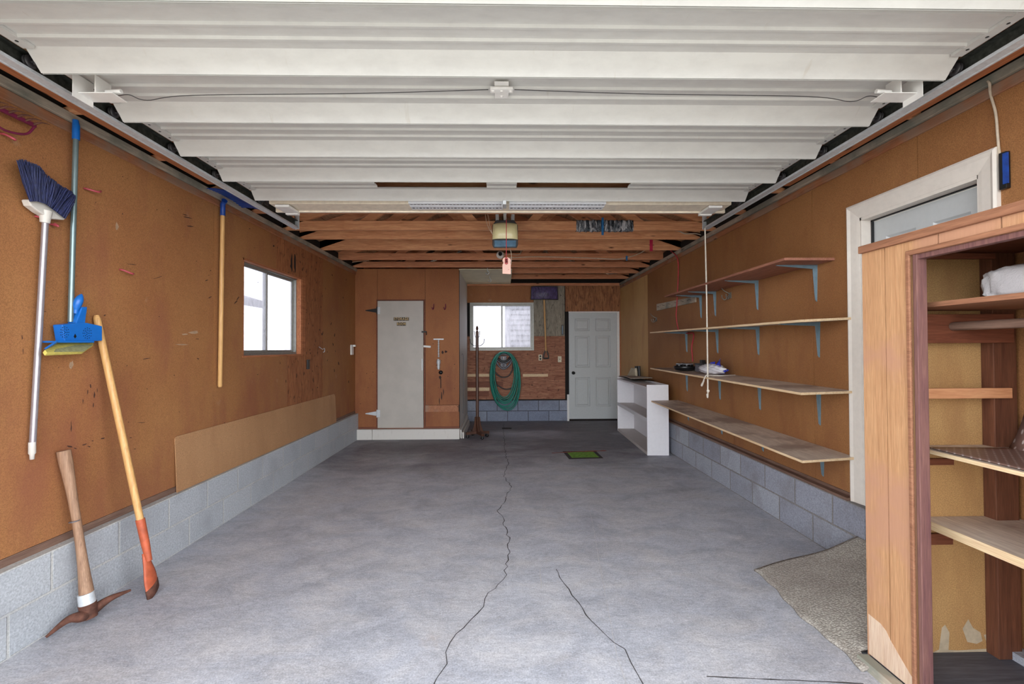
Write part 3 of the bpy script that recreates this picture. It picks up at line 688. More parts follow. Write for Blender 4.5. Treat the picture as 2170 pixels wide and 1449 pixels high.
ty = [(1.86, .09, 'truss above the opened overhead door, nearest the doorway', 'fir2'), (2.47, .09, 'truss above the overhead door over the blue-tipped mop pole', 'fir'),
      (3.08, .09, 'truss above the overhead door just beyond the centre latch', 'fir2'), (3.69, .09, 'truss above the overhead door over the slot openings', 'fir'),
      (4.29, .09, 'truss hidden behind the inner edge of the overhead door', 'fir2'),
      (4.91, .100, 'fir truss wrapped with silver plastic sheet, first beyond the overhead door', 'fir'), (5.31, .094, 'fir truss close behind the silver-wrapped one, with a white cable end at right', 'fir'),
      (5.90, .145, 'deep wavy-edged fir truss with a pink strap', 'fir'), (6.55, .095, 'fir truss carrying the long white cable and lamp socket', 'fir2'),
      (7.16, .090, 'fir truss over the storage room front, behind the white cable', 'fir2'), (7.73, .090, 'fir truss second from the back wall with a grey weathered length', 'fir2'),
      (8.36, .085, 'fir truss nearest the back wall, above the snow shovel', 'fir2')]
for y, h_, lb, mt in ty: truss(y, h_, lb, mt)
# lengthwise boards that carry the door tracks
for k, sg in ((13, -1), (14, 1)):
    struct(B(sg * 2.035, sg * 2.15, 1.2, 3.35, H + 1.205, H + 1.243).build('trim_%d' % k, 'fir_y', origin=(0, 0, 0), bevel=.003))

# ---- storage room built into the far left corner
YS = 7.28
def SW(px, py, off=0): return P(px, py, 'y', YS - off)
xs = SW(973, 750).x; sz0 = SW(860, 908).z; sztop = ZP2 - .005
o = MB(); dd = (SW(800, 780).x, SW(898, 780).x, SW(850, 907).z, SW(850, 637).z)
for r in brects(XL, xs, sz0, sztop, [dd]): o.box(r[0], r[1], YS + .006, YS + .09, r[2], r[3], 0)
j1, j2 = SW(800, 600).x, SW(901, 600).x; jr = SW(900, 858).z
for (a, b, c, d) in ((XL, j1 - g, sz0 + .03, sztop), (j1 + g, j2 - g, dd[3] + .02, sztop), (j2 + g, xs, jr, sztop), (j2 + g, xs, sz0 + .03, jr - .11)): o.box(a, b, YS, YS + .006, c, d, 1)
o.box(j2 + g, xs - .01, YS - .012, YS + .006, jr - .108, jr - .004, 2); o.box(XL, xs, YS, YS + .02, sz0, sz0 + .028, 3)
o.box(dd[0] - .02, dd[0] - .002, YS - .004, YS + .05, sz0, dd[3] + .02, 3); o.box(dd[1] + .002, dd[1] + .02, YS - .004, YS + .05, sz0, dd[3] + .02, 3); o.box(dd[0], dd[1], YS - .004, YS + .05, dd[3] + .002, dd[3] + .02, 3)
random.seed(8)
for (a, b, w, h) in ((934, 812, 3, 30), (936, 838, 3, 26), (931, 850, 2, 20), (940, 830, 2, 18), (945, 745, 6, 6), (938, 747, 5, 8), (933, 800, 7, 9), (928, 862, 2, 12)): mark(o, a, b, w, h, 4, 0, SW)
for k in range(40): mark(o, random.uniform(757, 968), random.uniform(720, 860), random.uniform(.8, 2), random.uniform(.8, 2.6), 4, 0, SW) if True else None
struct(o.build('wall_storage', ['dark', 'hb_store', 'plate_low', 'cabdark_y', plain('tar_stain', (52, 32, 26), .8)], origin=(0, 0, 0)))
o = B(xs - .07, xs, YS + .09, YB, sz0, sztop); struct(o.build('wall_storage_side', 'scuffed', origin=(0, 0, 0)))
o = B(XL - .0, SW(789, 920, .07).x - .004, YS - .07, YS + .1, 0, sz0); o.box(SW(789, 920, .07).x, xs + .01, YS - .07, YS + .1, 0, sz0); o.box(xs - .07, xs + .01, YS + .1, YB, 0, sz0)
struct(o.build('baseboard_storage', 'scuffed', origin=(0, 0, 0), bevel=.006))
o = MB(); c = ZP2 - .008; p = P(1083, 590, 'z', c)
o.box(xs, p.x, YS - .02, YB - .0, c - .012, c); struct(o.build('ceiling_patch', 'soffit', origin=(0, 0, 0)))
# plank storage door: thing of the setting
d3 = struct(B(dd[0] + .004, dd[1] - .004, YS - .014, YS + .02, dd[2] + .006, dd[3] - .004).build('door_3', plain('grey_white_door_paint', (184, 178, 170), .5, 0, .05, 5), bevel=.003))
def strap(px, py, mat, flip=False):
    q = SW(px, py); s_ = MB(); y = YS - .016
    tipx = SW(775, py).x; kx = dd[0]
    s_.prism([(tipx, y, q.z - .006), (kx - .012, y, q.z - .035), (kx - .012, y, q.z + .035), (tipx, y, q.z + .006)], (0, .012, 0))
    s_.tube([(kx - .004, y, q.z - .06), (kx - .004, y, q.z + .06)], .009, 8)
    s_.box(kx + .004, kx + .045, y - .002, y + .004, q.z - .055, q.z + .055, 1)
    s_.build('strap_hinge', [mat, 'galv'], d3)
strap(780, 658, 'black'); strap(780, 876, 'galv')
q = SW(900, 703); s_ = MB(); s_.box(dd[1] - .03, dd[1] + .05, YS - .03, YS - .012, q.z - .012, q.z + .012); s_.tube([(dd[1] + .045, YS - .03, q.z - .0), (dd[1] + .05, YS - .035, q.z - .05)], .007, 8); s_.build('hasp', 'black', d3)
q = SW(903, 734); MB().bar((dd[1] - .0, YS - .022, q.z + .004), (dd[1] + .115, YS - .022, q.z - .006), .014, .03).build('turn_button', 'white', d3)
q = SW(894, 772); s_ = MB(); s_.box(dd[1] - .03, dd[1] - .012, YS - .03, YS - .014, q.z - .09, q.z + .09); s_.build('pull_plate', 'galv', d3)
# STORAGE ROOM sign: gold stick-on letters on black
def sign(text, px, py, wpx, hpx, lab):
    c = SW(px, py); k = YS / FPX; w, h = wpx * k, hpx * k
    t = thing('letter_strip', (c.x, YS - .014, c.z), lab, 'sign')
    B(c.x - w / 2, c.x + w / 2, YS - .018, YS - .014, c.z - h / 2, c.z + h / 2).build('backing', 'labelblack', t)
    cu = bpy.data.curves.new('lettering', 'FONT'); cu.body = text; cu.size = h * 1.1; cu.align_x = 'CENTER'; cu.align_y = 'CENTER'; cu.extrude = .0006; cu.offset = .0012; cu.space_character = 1.25
    tmp = bpy.data.objects.new('tmp', cu); col.objects.link(tmp)
    me = bpy.data.meshes.new_from_object(tmp.evaluated_get(bpy.context.evaluated_depsgraph_get())); bpy.data.objects.remove(tmp)
    xsv = [v.co.x for v in me.vertices]; sf = (w * .93) / (max(xsv) - min(xsv)); 
    for v in me.vertices: v.co = Vector((v.co.x * sf, -v.co.z - .0046, v.co.y * .95))
    me.materials.clear(); me.materials.append(M['tan'])
    ob = bpy.data.objects.new('lettering', me); col.objects.link(ob); ob.parent = t
sign('STORAGE', 851, 676, 32, 7, 'black strip reading STORAGE in gold letters on white door')
sign('ROOM', 851, 686.5, 19, 7, 'black strip reading ROOM in gold letters on white door')

# ================================================================== OVERHEAD DOOR
ZD = H + 1.15; ZR = ZD + .07; DW = 1.915; SEC = .4078; YD0 = 1.512
gd = thing('overhead_garage_door', (0, YD0, ZD), 'white ribbed steel garage door, opened and lying flat under the trusses', 'garage door')
def dprof(y):      # (y, z, skip-in-slot)
    r = [(y, ZD), (y + .006, ZR - .012), (y + .03, ZR), (y + .088, ZR), (y + .092, ZR - .011), (y + .102, ZR - .011), (y + .110, ZR),
         (y + .183, ZR), (y + .187, ZR - .011), (y + .197, ZR - .011), (y + .206, ZR),
         (y + .262, ZR), (y + .266, ZR - .011), (y + .276, ZR - .011), (y + .284, ZR), (y + .335, ZR), (y + .402, ZD + .001)]
    return r
def dsec(y, slots=()):
    pr = dprof(y); mb = MB(); cuts = [-DW] + [c for s_ in slots for c in s_] + [DW]
    for k in range(len(cuts) - 1):
        a, b = cuts[k], cuts[k + 1]; hole = k % 2 == 1
        v = []; f = []
        for (yy, zz) in pr: v += [(a, yy, zz), (b, yy, zz)]
        for i in range(len(pr) - 1):
            if hole and 1 <= i < 12: continue
            f.append((2 * i, 2 * i + 1, 2 * i + 3, 2 * i + 2))
        mb.add(v, f)
    for x in (-DW, DW):            # end stiles close the section
        mb.add([(x, yy, zz) for (yy, zz) in pr] + [(x, pr[-1][0], ZR + .03), (x, pr[0][0], ZR + .03)], [tuple(range(len(pr) + 2))])
    for sg in (-1, 1):
        mb.box(sg * DW, sg * (DW - .045), y + .03, y + .33, ZR - .013, ZR - .001)
    return mb
slots = []
for (a, b) in ((795, 1033), (1093, 1336)):
    slots += [(P(a + 2, 390, 'z', ZR).x, P(b - 2, 390, 'z', ZR).x)]
for k in range(-1, 5):
    y = YD0 + SEC * k
    sl = slots if k == 4 else ()
    sec = dsec(y, sl).build('door_section', 'ohdoor', gd)
    for sg in (-1, 1):             # row of stile holes
        hm = MB()
        for j in range(4):
            yy = y + .06 + j * .075; hm.lathe((sg * (DW - .022), yy, ZR - .0135), (0, 0, -1), [(.006, 0), (.006, .0008)], 8)
        hm.build('stile_holes', 'blackp', sec)
    if k == 4:
        s_ = MB()
        for (a, b) in slots: s_.box(a, b, y + .01, y + .29, ZR + .035, ZR + .04)
        s_.build('slot_dark_sheet', 'blackp', sec)  # black sheet added over the slots, standing in for the darkness behind

yr = YD0 + SEC * 5            # inner bottom rail of the door
r = MB(); r.box(-DW, DW, yr, yr + .06, ZR - .01, ZR + .03); r.box(-DW + .06, DW - .06, yr + .085, yr + .27, ZD + .006, ZR + .03); r.box(-DW + .02, DW - .02, yr + .27, yr + .298, ZD - .004, ZR + .03)
r.build('bottom_rail', 'railcream', gd, bevel=.003)
def onz(px, py, z): return P(px, py, 'z', z)
for (a, b) in ((868, 1066), (1079, 1282)):
    x0, x1 = onz(a, 435, ZD).x, onz(b, 435, ZD).x; y0, y1 = yr + .045, yr + .205
    an = MB(); an.box(x0, x1, y0, y1, ZD - .001, ZD + .003); an.box(x0, x1, y0, y0 + .003, ZD - .03 + .03, ZD + .03); an.box(x0, x1, y0 + .062, y0 + .068, ZD - .003, ZD)
    pa = an.build('perforated_angle', 'galv_light', gd, bevel=.001)
    h = MB(); n = 26
    for k in range(n):
        x = x0 + .02 + (x1 - x0 - .04) * k / (n - 1)
        h.lathe((x, y0 + .12, ZD - .0012), (0, 0, -1), [(.0085 if k % 2 else .0115, 0), (.0085 if k % 2 else .0115, .0006)], 10)
        h.box(x - .009, x + .009, y0 + .024, y0 + .034, ZD - .0018, ZD - .0012)
    h.build('punched_slots', 'blackp', pa)
for (px, sg) in ((598, -1), (1519, 1)):
    c = onz(px, 437, ZD - .015); e_ = MB(); e_.box(c.x - .055, c.x + .055, yr + .075, yr + .25, ZD - .022, ZD - .002); e_.box(c.x - .055, c.x + .05, yr + .25, yr + .285, ZD - .03, ZD - .004)
    e_.build('corner_bracket', 'white', gd, bevel=.003)
for sg in (-1, 1):                # rollers at every section joint, axle running into the track
    for k in list(range(0, 6)):
        y = YD0 + SEC * k - .005 + (.17 if k == 5 else 0)
        rr = MB(); rr.lathe((sg * 1.955, y, H + 1.199), (sg, 0, 0), [(.012, 0), (.026, .001), (.026, .006), (.02, .009), (.026, .012), (.026, .018), (.012, .019)], 16)
        rr.tube([(sg * 1.89, y, H + 1.199), (sg * 1.957, y, H + 1.199)], .005, 8)
        rr.bar((sg * 1.916, y - .03, H + 1.195), (sg * 1.916, y + .03, H + 1.195), .004, .05)
        rr.build('roller', 'charcoal', gd)
# lock plates near both ends and the latch in the middle, joined by the release wire
for (px, sg) in ((216, -1), (1896, 1)):
    c = onz(px, 205, H + 1.13); b_ = MB()
    b_.box(c.x - .075, c.x + .075, c.y - .035, c.y + .045, H + 1.128, H + 1.132)
    b_.box(c.x - .003 + sg * .0, c.x + .003, c.y - .035, c.y + .045, H + 1.132, ZR - .012)
    b_.box(c.x + sg * .075, c.x + sg * .072, c.y - .06, c.y + .04, H + 1.10, ZR - .012)
    b_.tube([(c.x - sg * .02, c.y, H + 1.15), (c.x - sg * .085, c.y, H + 1.155)], .01, 10)
    b_.build('lock_bracket', 'white', gd, bevel=.001)
c = onz(1063, 190, ZR - .012); l_ = MB()
l_.box(c.x - .033, c.x + .033, c.y - .07, c.y + .065, ZR - .018, ZR - .012)
l_.bar((c.x - .052, c.y - .03, ZR - .03), (c.x + .052, c.y - .03, ZR - .03), .035, .012)
for q in (-.04, 0, .04): l_.lathe((c.x + q, c.y - .03, ZR - .034), (0, 0, -1), [(.008, 0), (.007, .006), (0, .007)], 10)
l_.lathe((c.x, c.y + .045, ZR - .018), (0, 0, -1), [(.007, 0), (.006, .005), (0, .006)], 10)
l_.build('centre_latch', 'white', gd, bevel=.002)
for (pa_, pb_) in (((1035, 190), (250, 203)), ((1090, 190), (1862, 206))):
    a, b = onz(*pa_, ZR - .02), onz(*pb_, ZR - .045)
    MB().tube(bez([a, a.lerp(b, .35) + Vector((0, .006, -.004)), a.lerp(b, .8) + Vector((0, -.004, -.006)), a.lerp(b, .93) + Vector((0, .02, -.012)), a.lerp(b, .96) + Vector((0, -.02, -.008)), b]), .0018, 6).build('release_wire', 'charcoal', gd)
# ---- tracks
for sg, w in ((-1, 'left'), (1, 'right')):
    t = thing('door_track', (sg * 2.0, 2.8, H + 1.16), 'galvanised steel roller track beside the %s edge of the overhead door' % w, 'door track', 'overhead door tracks')
    yt1 = 4.40
    MB().box(sg * 1.996, sg * 2.002, 1.2, yt1, H + 1.163, H + 1.245).build('web', 'galv_dark', t)
    tb = MB(); tb.box(sg * 1.958, sg * 2.002, 1.2, yt1, H + 1.158, H + 1.163); tb.box(sg * 1.958, sg * 1.961, 1.2, yt1, H + 1.163, H + 1.172); tb.box(sg * 2.002, sg * 2.012, 1.2, yt1, H + 1.155, H + 1.185)
    tb.build('lower_lip', 'galv', t, bevel=.0008)
    tb = MB(); tb.box(sg * 1.965, sg * 2.002, 1.2, yt1, H + 1.232, H + 1.236); tb.build('upper_lip', 'galv_dark', t)
    hb_ = MB(); hb_.box(sg * 1.996, sg * 2.0, yt1, yt1 + .03, H + 1.155, ZP2 + .02); hb_.box(sg * 1.955, sg * 2.0, yt1, yt1 + .004, H + 1.155, H + 1.30)
    hb_.build('hanger_angle', 'galv', t)
# ---- opener
y0 = 4.46
c0, c1 = P(1043, 495, 'y', y0), P(1098, 495, 'y', y0); zt, zb0 = P(1070, 464, 'y', y0).z, P(1070, 524, 'y', y0).z
w2 = (c1.x - c0.x) / 2; cx = (c1.x + c0.x) / 2
op = thing('garage_door_opener', (cx, y0 + .2, zb0), 'black and cream garage door opener with blue-grey lower lens, hanging beyond the door', 'garage door opener')
hs = MB(); yo = y0 + .03
oc = [(-.98, zt - .05), (-.7, zt), (.7, zt), (.98, zt - .05), (1, zb0 + .03), (.9, zb0), (-.9, zb0), (-1, zb0 + .03)]
v_ = [(cx + w2 * u, yo, z) for u, z in oc] + [(cx + w2 * u * .92, yo + .34, z if z > zb0 + .1 else z + .085) for u, z in oc]
hs.add(v_, [tuple(range(8)), tuple(range(15, 7, -1))] + [(i, (i + 1) % 8, 8 + (i + 1) % 8, 8 + i) for i in range(8)])
hs.build('housing', 'charcoal', op, bevel=.008)
zl = zb0 + (zt - zb0) * .30
def lens(i, j):
    a = -1 + 2 * i; b = j
    z = zl + (zt - zl) * (.0 + .86 * b); bul = (1 - abs(a) ** 4) * max(0, math.sin(math.pi * min(1, .18 + b * .82))) ** .5
    top = 1 - .10 * (abs(a) ** 3) * b
    return (cx + a * w2 * 1.0 * (.98 - .05 * b), y0 + .028 - .05 * bul, zl + (z - zl) * top)
MB().grid(lens, 16, 10).build('light_lens', 'cream', op)
l2 = MB(); l2.box(cx - w2 * .84, cx + w2 * .84, y0 + .005, y0 + .03, zb0 + .008, zl - .012); l2.build('lower_lens', 'bluelens', op, bevel=.006)
for sg in (-1, 1):
    for dy in (.10, .35): B(cx + sg * w2 * .62 - .016, cx + sg * w2 * .62 + .016, y0 + dy, y0 + dy + .003, zt - .01, ZP2 + .12).build('hanger_strap', 'galv', op)
a = onz(1069, 428, ZD - .01); rl = MB(); e2 = Vector((cx, y0 + .03, zt + .012))
rl.bar(a + Vector((0, 0, -.002)), e2, .028, .03); rl.bar(a + Vector((-.018, .02, -.01)), a + Vector((-.018, .13, .0)), .006, .05)
rl.build('drive_arm', 'galv', op, bevel=.002)
c = P(1073, 465, 'y', 4.25); e3 = P(1073, 547, 'y', 4.22)
rc = thing('release_cord', tuple(e3), 'red emergency release cord with salmon tag hanging below the opener', 'release cord')
MB().tube([c, e3], .0035, 8).build('cord', 'red', rc)
k = 4.22 / FPX
tg = MB(); pts = [(-7, 0), (-3, 3), (3, 3), (8, 0), (10, -4), (8.5, -9), (9.5, -12), (9.5, -33), (-8.5, -32), (-8.5, -13), (-6, -9), (-8.5, -4)]
tg.prism([(e3.x + p * k, e3.y, e3.z + q * k - .004) for p, q in pts], (0, .02, 0)); tg.build('tag', 'tag', rc, bevel=.002)
gm = MB()
for dz in (-2, -6, -10): gm.lathe((e3.x, e3.y - .001, e3.z + dz * k), (0, -1, 0), [(3.6 * k, 0), (3.4 * k, .003), (0, .003)], 14)
gm.build('finger_grip', 'redmark', rc)
MB().lathe((e3.x + 5 * k, e3.y - .001, e3.z - 24 * k), (0, -1, 0), [(.8 * k, 0), (.8 * k, .002)], 8).build('rivet', 'redmark', rc)
for i, pth in enumerate(([(1028, 452), (1031, 470), (1036, 484), (1041, 492), (1044, 497)], [(1033, 452), (1036, 466), (1038, 478), (1041, 488), (1043, 494)])):
    tag(MB().tube(bez([P(*q, 'y', 4.42) for q in pth]), .0022, 6).build('bell_wire', 'cable'), ('thin white wire hanging down to the left side of the opener, outer of two', 'thin white wire hanging down to the left side of the opener, inner of two')[i], 'wire')
tag(MB().tube(bez([P(*q, 'y', 4.6) for q in ((1078, 522), (1082, 530), (1084, 545), (1083, 560))]), .003, 6).build('loose_cable', 'cable'), 'short white cable dangling from the bottom of the opener behind the tag', 'cable')
# ---- things fixed to the trusses
q = P(1060, 540, 'y', 6.55); ls = thing('lamp_holder', tuple(q), 'round white ceiling lamp holder without a bulb, screwed to a truss', 'lamp holder')
MB().lathe((q.x, 6.549, q.z), (0, -1, 0), [(.056, 0), (.056, .012), (.04, .022), (.028, .024)], 20).build('base', 'white', ls)
MB().lathe((q.x + .002, 6.525, q.z + .006), (0, -1, 0), [(.027, 0), (.027, .03), (.019, .03), (.017, .005)], 16).build('socket', 'blackp', ls)
tag(MB().tube(bez([P(*q, 'y', 6.538) for q in ((1066, 545), (1080, 546), (1130, 544), (1200, 545), (1260, 547), (1308, 549), (1335, 544), (1355, 537), (1367, 530))]), .0065, 8).build('electric_cable', 'cable'), 'long ivory cable running from the lamp holder along the truss to the right', 'cable')
tag(MB().tube(bez([P(*q, 'y', 6.53) for q in ((1064, 541), (1080, 538), (1096, 540), (1103, 537), (1104, 530))]), .005, 8).build('electric_cable', 'cable'), 'short ivory cable looping up right beside the lamp holder', 'cable')
tag(MB().tube(bez([P(*q, 'y', 5.29) for q in ((1430, 488), (1440, 490), (1452, 495), (1475, 495), (1493, 501))]), .007, 8).build('electric_cable', 'cable'), 'ivory cable crossing a truss near the right track end', 'cable')
tag(MB().tube(bez([P(*q, 'y', 7.15) for q in ((738, 558), (752, 555), (770, 553), (782, 552))]), .005, 8).build('electric_cable', 'cable'), 'short white cable above the left top corner of the storage wall', 'cable')
yc = 4.91; x0, x1 = P(1221, 475, 'y', yc).x, P(1342, 475, 'y', yc).x
def sleeve(i, j):
    th = j * 2 * math.pi; rz = .056 * (1 if abs(math.sin(th)) < .99 else 1); x = x0 + (x1 - x0) * i
    ca, sa = math.cos(th), math.sin(th); f = 1 / max(abs(ca), abs(sa)); n_ = random.uniform(-.002, .003) + .0035 * math.sin(i * 60 + 3 * math.sin(j * 20))
    return (x, yc + .019 + ca * f * (.0225 + n_ + .003), ZP2 + .05 + sa * f * (.0535 + n_ + .003))
tag(MB().grid(sleeve, 70, 32, thick=None).build('plastic_sheet', 'silverwrap'), 'crinkled silver-black plastic sheet wrapped around the first truss', 'plastic sheet')
def strapx(px, p0, p1, y, w, mat, name, lab, cat):
    a, b = P(px, p0, 'y', y), P(px, p1, 'y', y)
    mb = MB().bar(a, b, w, .003, (0, 1, 0)); tag(mb.build(name, mat), lab, cat)
strapx(1277, 461, 498, 4.878, .024, 'tape', 'tie_strap', 'blue strap tied around the silver plastic sheet', 'strap')
strapx(1380, 505, 532, 5.893, .04, 'pinktape', 'tie_strap', 'bright pink strap tied around the deep truss', 'strap')
strapx(1328, 542, 552, 6.525, .026, 'tape', 'tape_strip', 'small blue tape holding the long ivory cable', 'tape')
q = P(1494, 483, 'y', 4.37); e = P(1500, 828, 'y', 4.37)
tag(MB().tube(bez([q, q.lerp(e, .5) + Vector((.004, 0, 0)), e, e + Vector((-.01, 0, -.03))]), [.007] * 16 + [.007] * 8 + [.009]).lathe(e + Vector((.003, 0, -.0)), (0, 0, 1), [(.004, -.016), (.014, -.008), (.014, .006), (.004, .014)], 10).build('pull_rope', 'rope'), 'white pull rope with knotted end hanging from the right track', 'rope')

# ================================================================== LEFT WALL TOOLS
wx = XL
def hookbit(px, py, px2, py2, lab, mat='pink'):
    a = LW(px, py, .004); b = LW(px2, py2, .03); m_ = (a + b) / 2 + Vector((.012, 0, -.012))
    tag(MB().tube(bez([a, a + Vector((.02, 0, -.004)), m_ + Vector((.02, 0, 0)), b]), .0055, 8).build('wall_hook', mat), lab, 'hook', 'small hooks on the left wall')
hookbit(178, 399, 214, 405, 'maroon bent hook on left wall just right of the mop pole', 'pink')
hookbit(254, 571, 283, 580, 'pink bent hook on bare left wall above the leaning wooden handle', 'pink')
# broom
bt, bb = LW(96, 470, .045), LW(68, 958, .03)
br = thing('broom', tuple(bb), 'broom hung head-up with navy bristles and silver pole', 'broom')
MB().tube([bb, bt], .0135, 14).build('pole', 'pole2', br)
MB().lathe(bb, (0, 0, -1), [(.0145, -.05), (.0145, .005), (.010, .012), (.009, .035), (.0, .036)], 12).build('pole_cap', 'greyp', br)
o1, o2 = LW(61, 424, .05), LW(139, 464, .05)       # long edge of the head block
s1, s2 = LW(85, 448, .05), LW(108, 455, .05)
hd_ = MB(); off = Vector((.055, 0, 0)); off0 = Vector((-.03, 0, 0))
poly = [LW(a_, b_, .062) for a_, b_ in ((61, 423), (77, 422), (97, 428), (116, 441), (140, 462), (137, 466), (106, 463), (84, 450), (66, 436))]
hd_.prism(poly, (-.04, 0, 0)); n_ = LW(95, 448, .05)
hd_.tube([LW(97, 446, .05), LW(95, 472, .045)], [.026, .019], 14)
hd_.build('head_block', 'greyp', br, bevel=.006)
bs = MB(); random.seed(3)
def pl_(pts, t):
    t = min(max(t, 0), 1) * (len(pts) - 1); i = min(int(t), len(pts) - 2); f = t - i
    return (pts[i][0] + (pts[i + 1][0] - pts[i][0]) * f, pts[i][1] + (pts[i + 1][1] - pts[i][1]) * f)
top_line = lambda t: pl_([(64, 427), (78, 426), (97, 432), (116, 446), (138, 463)], t)
tip_line = lambda t: pl_([(36, 341), (50, 339), (67, 345), (84, 353), (97, 369), (115, 383), (133, 396), (150, 405), (160, 416), (157, 432)], t)
for k in range(760):
    t = random.random(); dp = random.uniform(.035, .088)
    a = top_line(t); t2 = min(1.02, max(-.02, t + random.uniform(-.05, .05))); b = tip_line(t2)
    j = random.uniform(.88, 1.03); b = (a[0] + (b[0] - a[0]) * j, a[1] + (b[1] - a[1]) * j)
    A, Bq = LW(a[0], a[1], dp), LW(b[0], b[1], dp * 1.15 + random.uniform(-.005, .01)); m_ = A.lerp(Bq, .5) + Vector((0, random.uniform(-.008, .008), random.uniform(-.004, .006)))
    bs.tube([A, m_, Bq], [.0034, .0032, .0018], 5, cap=False)
o = bs.build('bristles', 'bristle', br)
for (p, q, lb) in (((75, 458), (96, 463), 'pink hook holding the broom under its head, left side'), ((104, 474), (116, 474), 'pink hook holding the broom under its head, right side')):
    hookbit(p[0], p[1], q[0], q[1], lb)
# sponge mop
mt, mbm = LW(161, 288, .05), LW(149.5, 682, .045)
mp = thing('sponge_mop', tuple(mbm), 'sponge mop with blue head and teal-grey pole', 'mop')
MB().tube([mbm, mt], .0125, 14).build('pole', 'pole', mp)
MB().tube([mt + Vector((0, 0, -.02)), mt + Vector((0, 0, .055)), LW(160, 254, .05)], [.0165, .0165, .013], 14).build('pole_cap', 'blue', mp)
mh = MB(); D_ = .05
body = [(111, 688), (146, 684), (166, 684), (198, 691), (198, 722), (117, 724)]
mh.prism([LW(a, b, .03) for a, b in body], (.05, 0, 0))
mh.prism([LW(a, b, .02) for a, b in [(118, 722), (198, 722), (199, 727), (178, 741), (93, 740), (94, 735)]], (.075, 0, 0)) if False else None
mh.prism([LW(a, b, .03) for a, b in [(142, 686), (152, 662), (156, 650), (168, 650), (165, 670), (163, 687)]], (.045, 0, 0))
mh.build('mop_head', 'blue', mp, bevel=.004)
MB().tube(bez([LW(160, 664, .055), LW(162, 650, .06), LW(167, 637, .068), LW(173, 623, .07)]), [.012] * 6 + [.014, .016, .017, .018, .019, .0195, .02, .02, .02, .02, .0195, .019, .018, .0165, .015, .013, .010, .007, .003], 14).build('lever', 'blue', mp)
mq = MB(); mq.prism([LW(116, 722, .095), LW(200, 722, .095), LW(200, 726, .095), LW(114, 726, .095)], (-.075, 0, 0)); mq.prism([LW(93, 738, .11), LW(118, 722, .11), LW(118, 725, .06), LW(93, 742, .06)], (.01, 0, -.004)); mq.build('clamp_plate', 'blue', mp, bevel=.002)
sp_ = MB()
up = [LW(118, 725, .035), LW(199, 725, .035)]; lo = [LW(198, 731, .06), LW(177, 745, .115), LW(99, 748, .125), LW(95, 741, .12)]
sp_.prism(up + lo, (-.012, 0, -.014)); sp_.build('sponge', 'sponge', mp, bevel=.004)
fc = MB(); fc.prism([LW(124, 732, .062), LW(196, 730, .060), LW(177, 744, .117), LW(114, 745, .122)], (.002, 0, -.002)); fc.build('sponge_face', 'sponge2', mp)
hm = MB()
for (cx_, cy_) in ((137, 704), (185, 706)):
    for ring, n in ((9, 12), (5.5, 8), (2, 3)):
        for k in range(n):
            a = 2 * math.pi * k / n; q = LW(cx_ + ring * math.cos(a), cy_ + ring * 1.25 * math.sin(a), .0805)
            hm.lathe(q, (1, 0, 0), [(.0026, 0), (.0024, .0006)], 6)
hm.prism([LW(159, 707, .08), LW(162, 713, .08), LW(159, 717, .08), LW(156, 713, .08)], (.001, 0, 0)); hm.build('drain_holes', 'blackp', mp)
# blue roof rake / pusher standing blade-up
h0, h1 = LW(472, 452, .04), LW(466, 820, .03)
sc_ = thing('snow_scraper', tuple(h1), 'blade-up scraper with blue blade and long wooden handle', 'snow scraper')
MB().tube([h1, h1 + Vector((0, 0, .012)), h1.lerp(h0, .5), h0], [.012, .0165, .017, .0165], 14).build('handle', 'handle', sc_)
MB().tube([h0 + Vector((0, 0, -.02)), h0 + Vector((.0, 0, .075)), LW(476, 425, .07)], [.02, .02, .022], 14).build('socket', 'blue2', sc_)
def blade(i, j):
    a = LW(440, 400, .02 + .17 * j); b = LW(512, 441, .02 + .17 * j)
    y = 3.60 + (4.08 - 3.60) * i; zc_ = LW(478, 419, .05).z
    return (XL + .015 + .20 * j, y, zc_ + .02 - .05 * j + .012 * math.sin(j * 3) - .02 * (2 * i - 1) ** 2 * (1 - j) + .004 * (1 if int(i * 24) % 2 else 0))
MB().grid(blade, 24, 10, thick=(0, 0, .006), smooth=False).build('blade', 'blue2', sc_)
# bow rake at the frame edge
yb0, yb1 = 1.84, LW(75, 268, .05).y; zrk = LW(40, 250, .05).z
rk = thing('garden_rake', (XL + .05, (yb0 + yb1) / 2, zrk - 1.5), 'maroon bow rake hanging head-up at the left picture edge', 'rake')
MB().bar((XL + .05, yb0, zrk), (XL + .05, yb1, zrk), .012, .018).build('rake_bar', 'rakered', rk)
for k in range(12):
    y = yb0 + .012 + (yb1 - yb0 - .024) * k / 11
    MB().tube(bez([(XL + .05, y, zrk), (XL + .085, y + .004, zrk + .012), (XL + .115, y + .015, zrk + .008)], 4), [.0052] * 4 + [.004, .003, .003, .002, .0012], 8).build('tine', 'rust', rk)
ym = (yb0 + yb1) / 2
for sg in (-1, 1):
    MB().tube(bez([(XL + .05, ym + sg * (yb1 - yb0) / 2, zrk), (XL + .048, ym + sg * .175, zrk - .06), (XL + .045, ym + sg * .09, zrk - .085), (XL + .045, ym + sg * .02, zrk - .075), (XL + .045, ym, zrk - .12)]), .0055, 8).build('bow', 'rakered', rk)
MB().tube([(XL + .045, ym, zrk - .1), (XL + .045, ym, zrk - .22)], [.012, .017], 12).build('ferrule', 'rust', rk)
MB().tube([(XL + .045, ym, zrk - .2), (XL + .04, ym, zrk - 1.5)], .0155, 12).build('handle', 'handle', rk)
hookbit(2, 283, 30, 296, 'pink hook beside the bow of the rake')
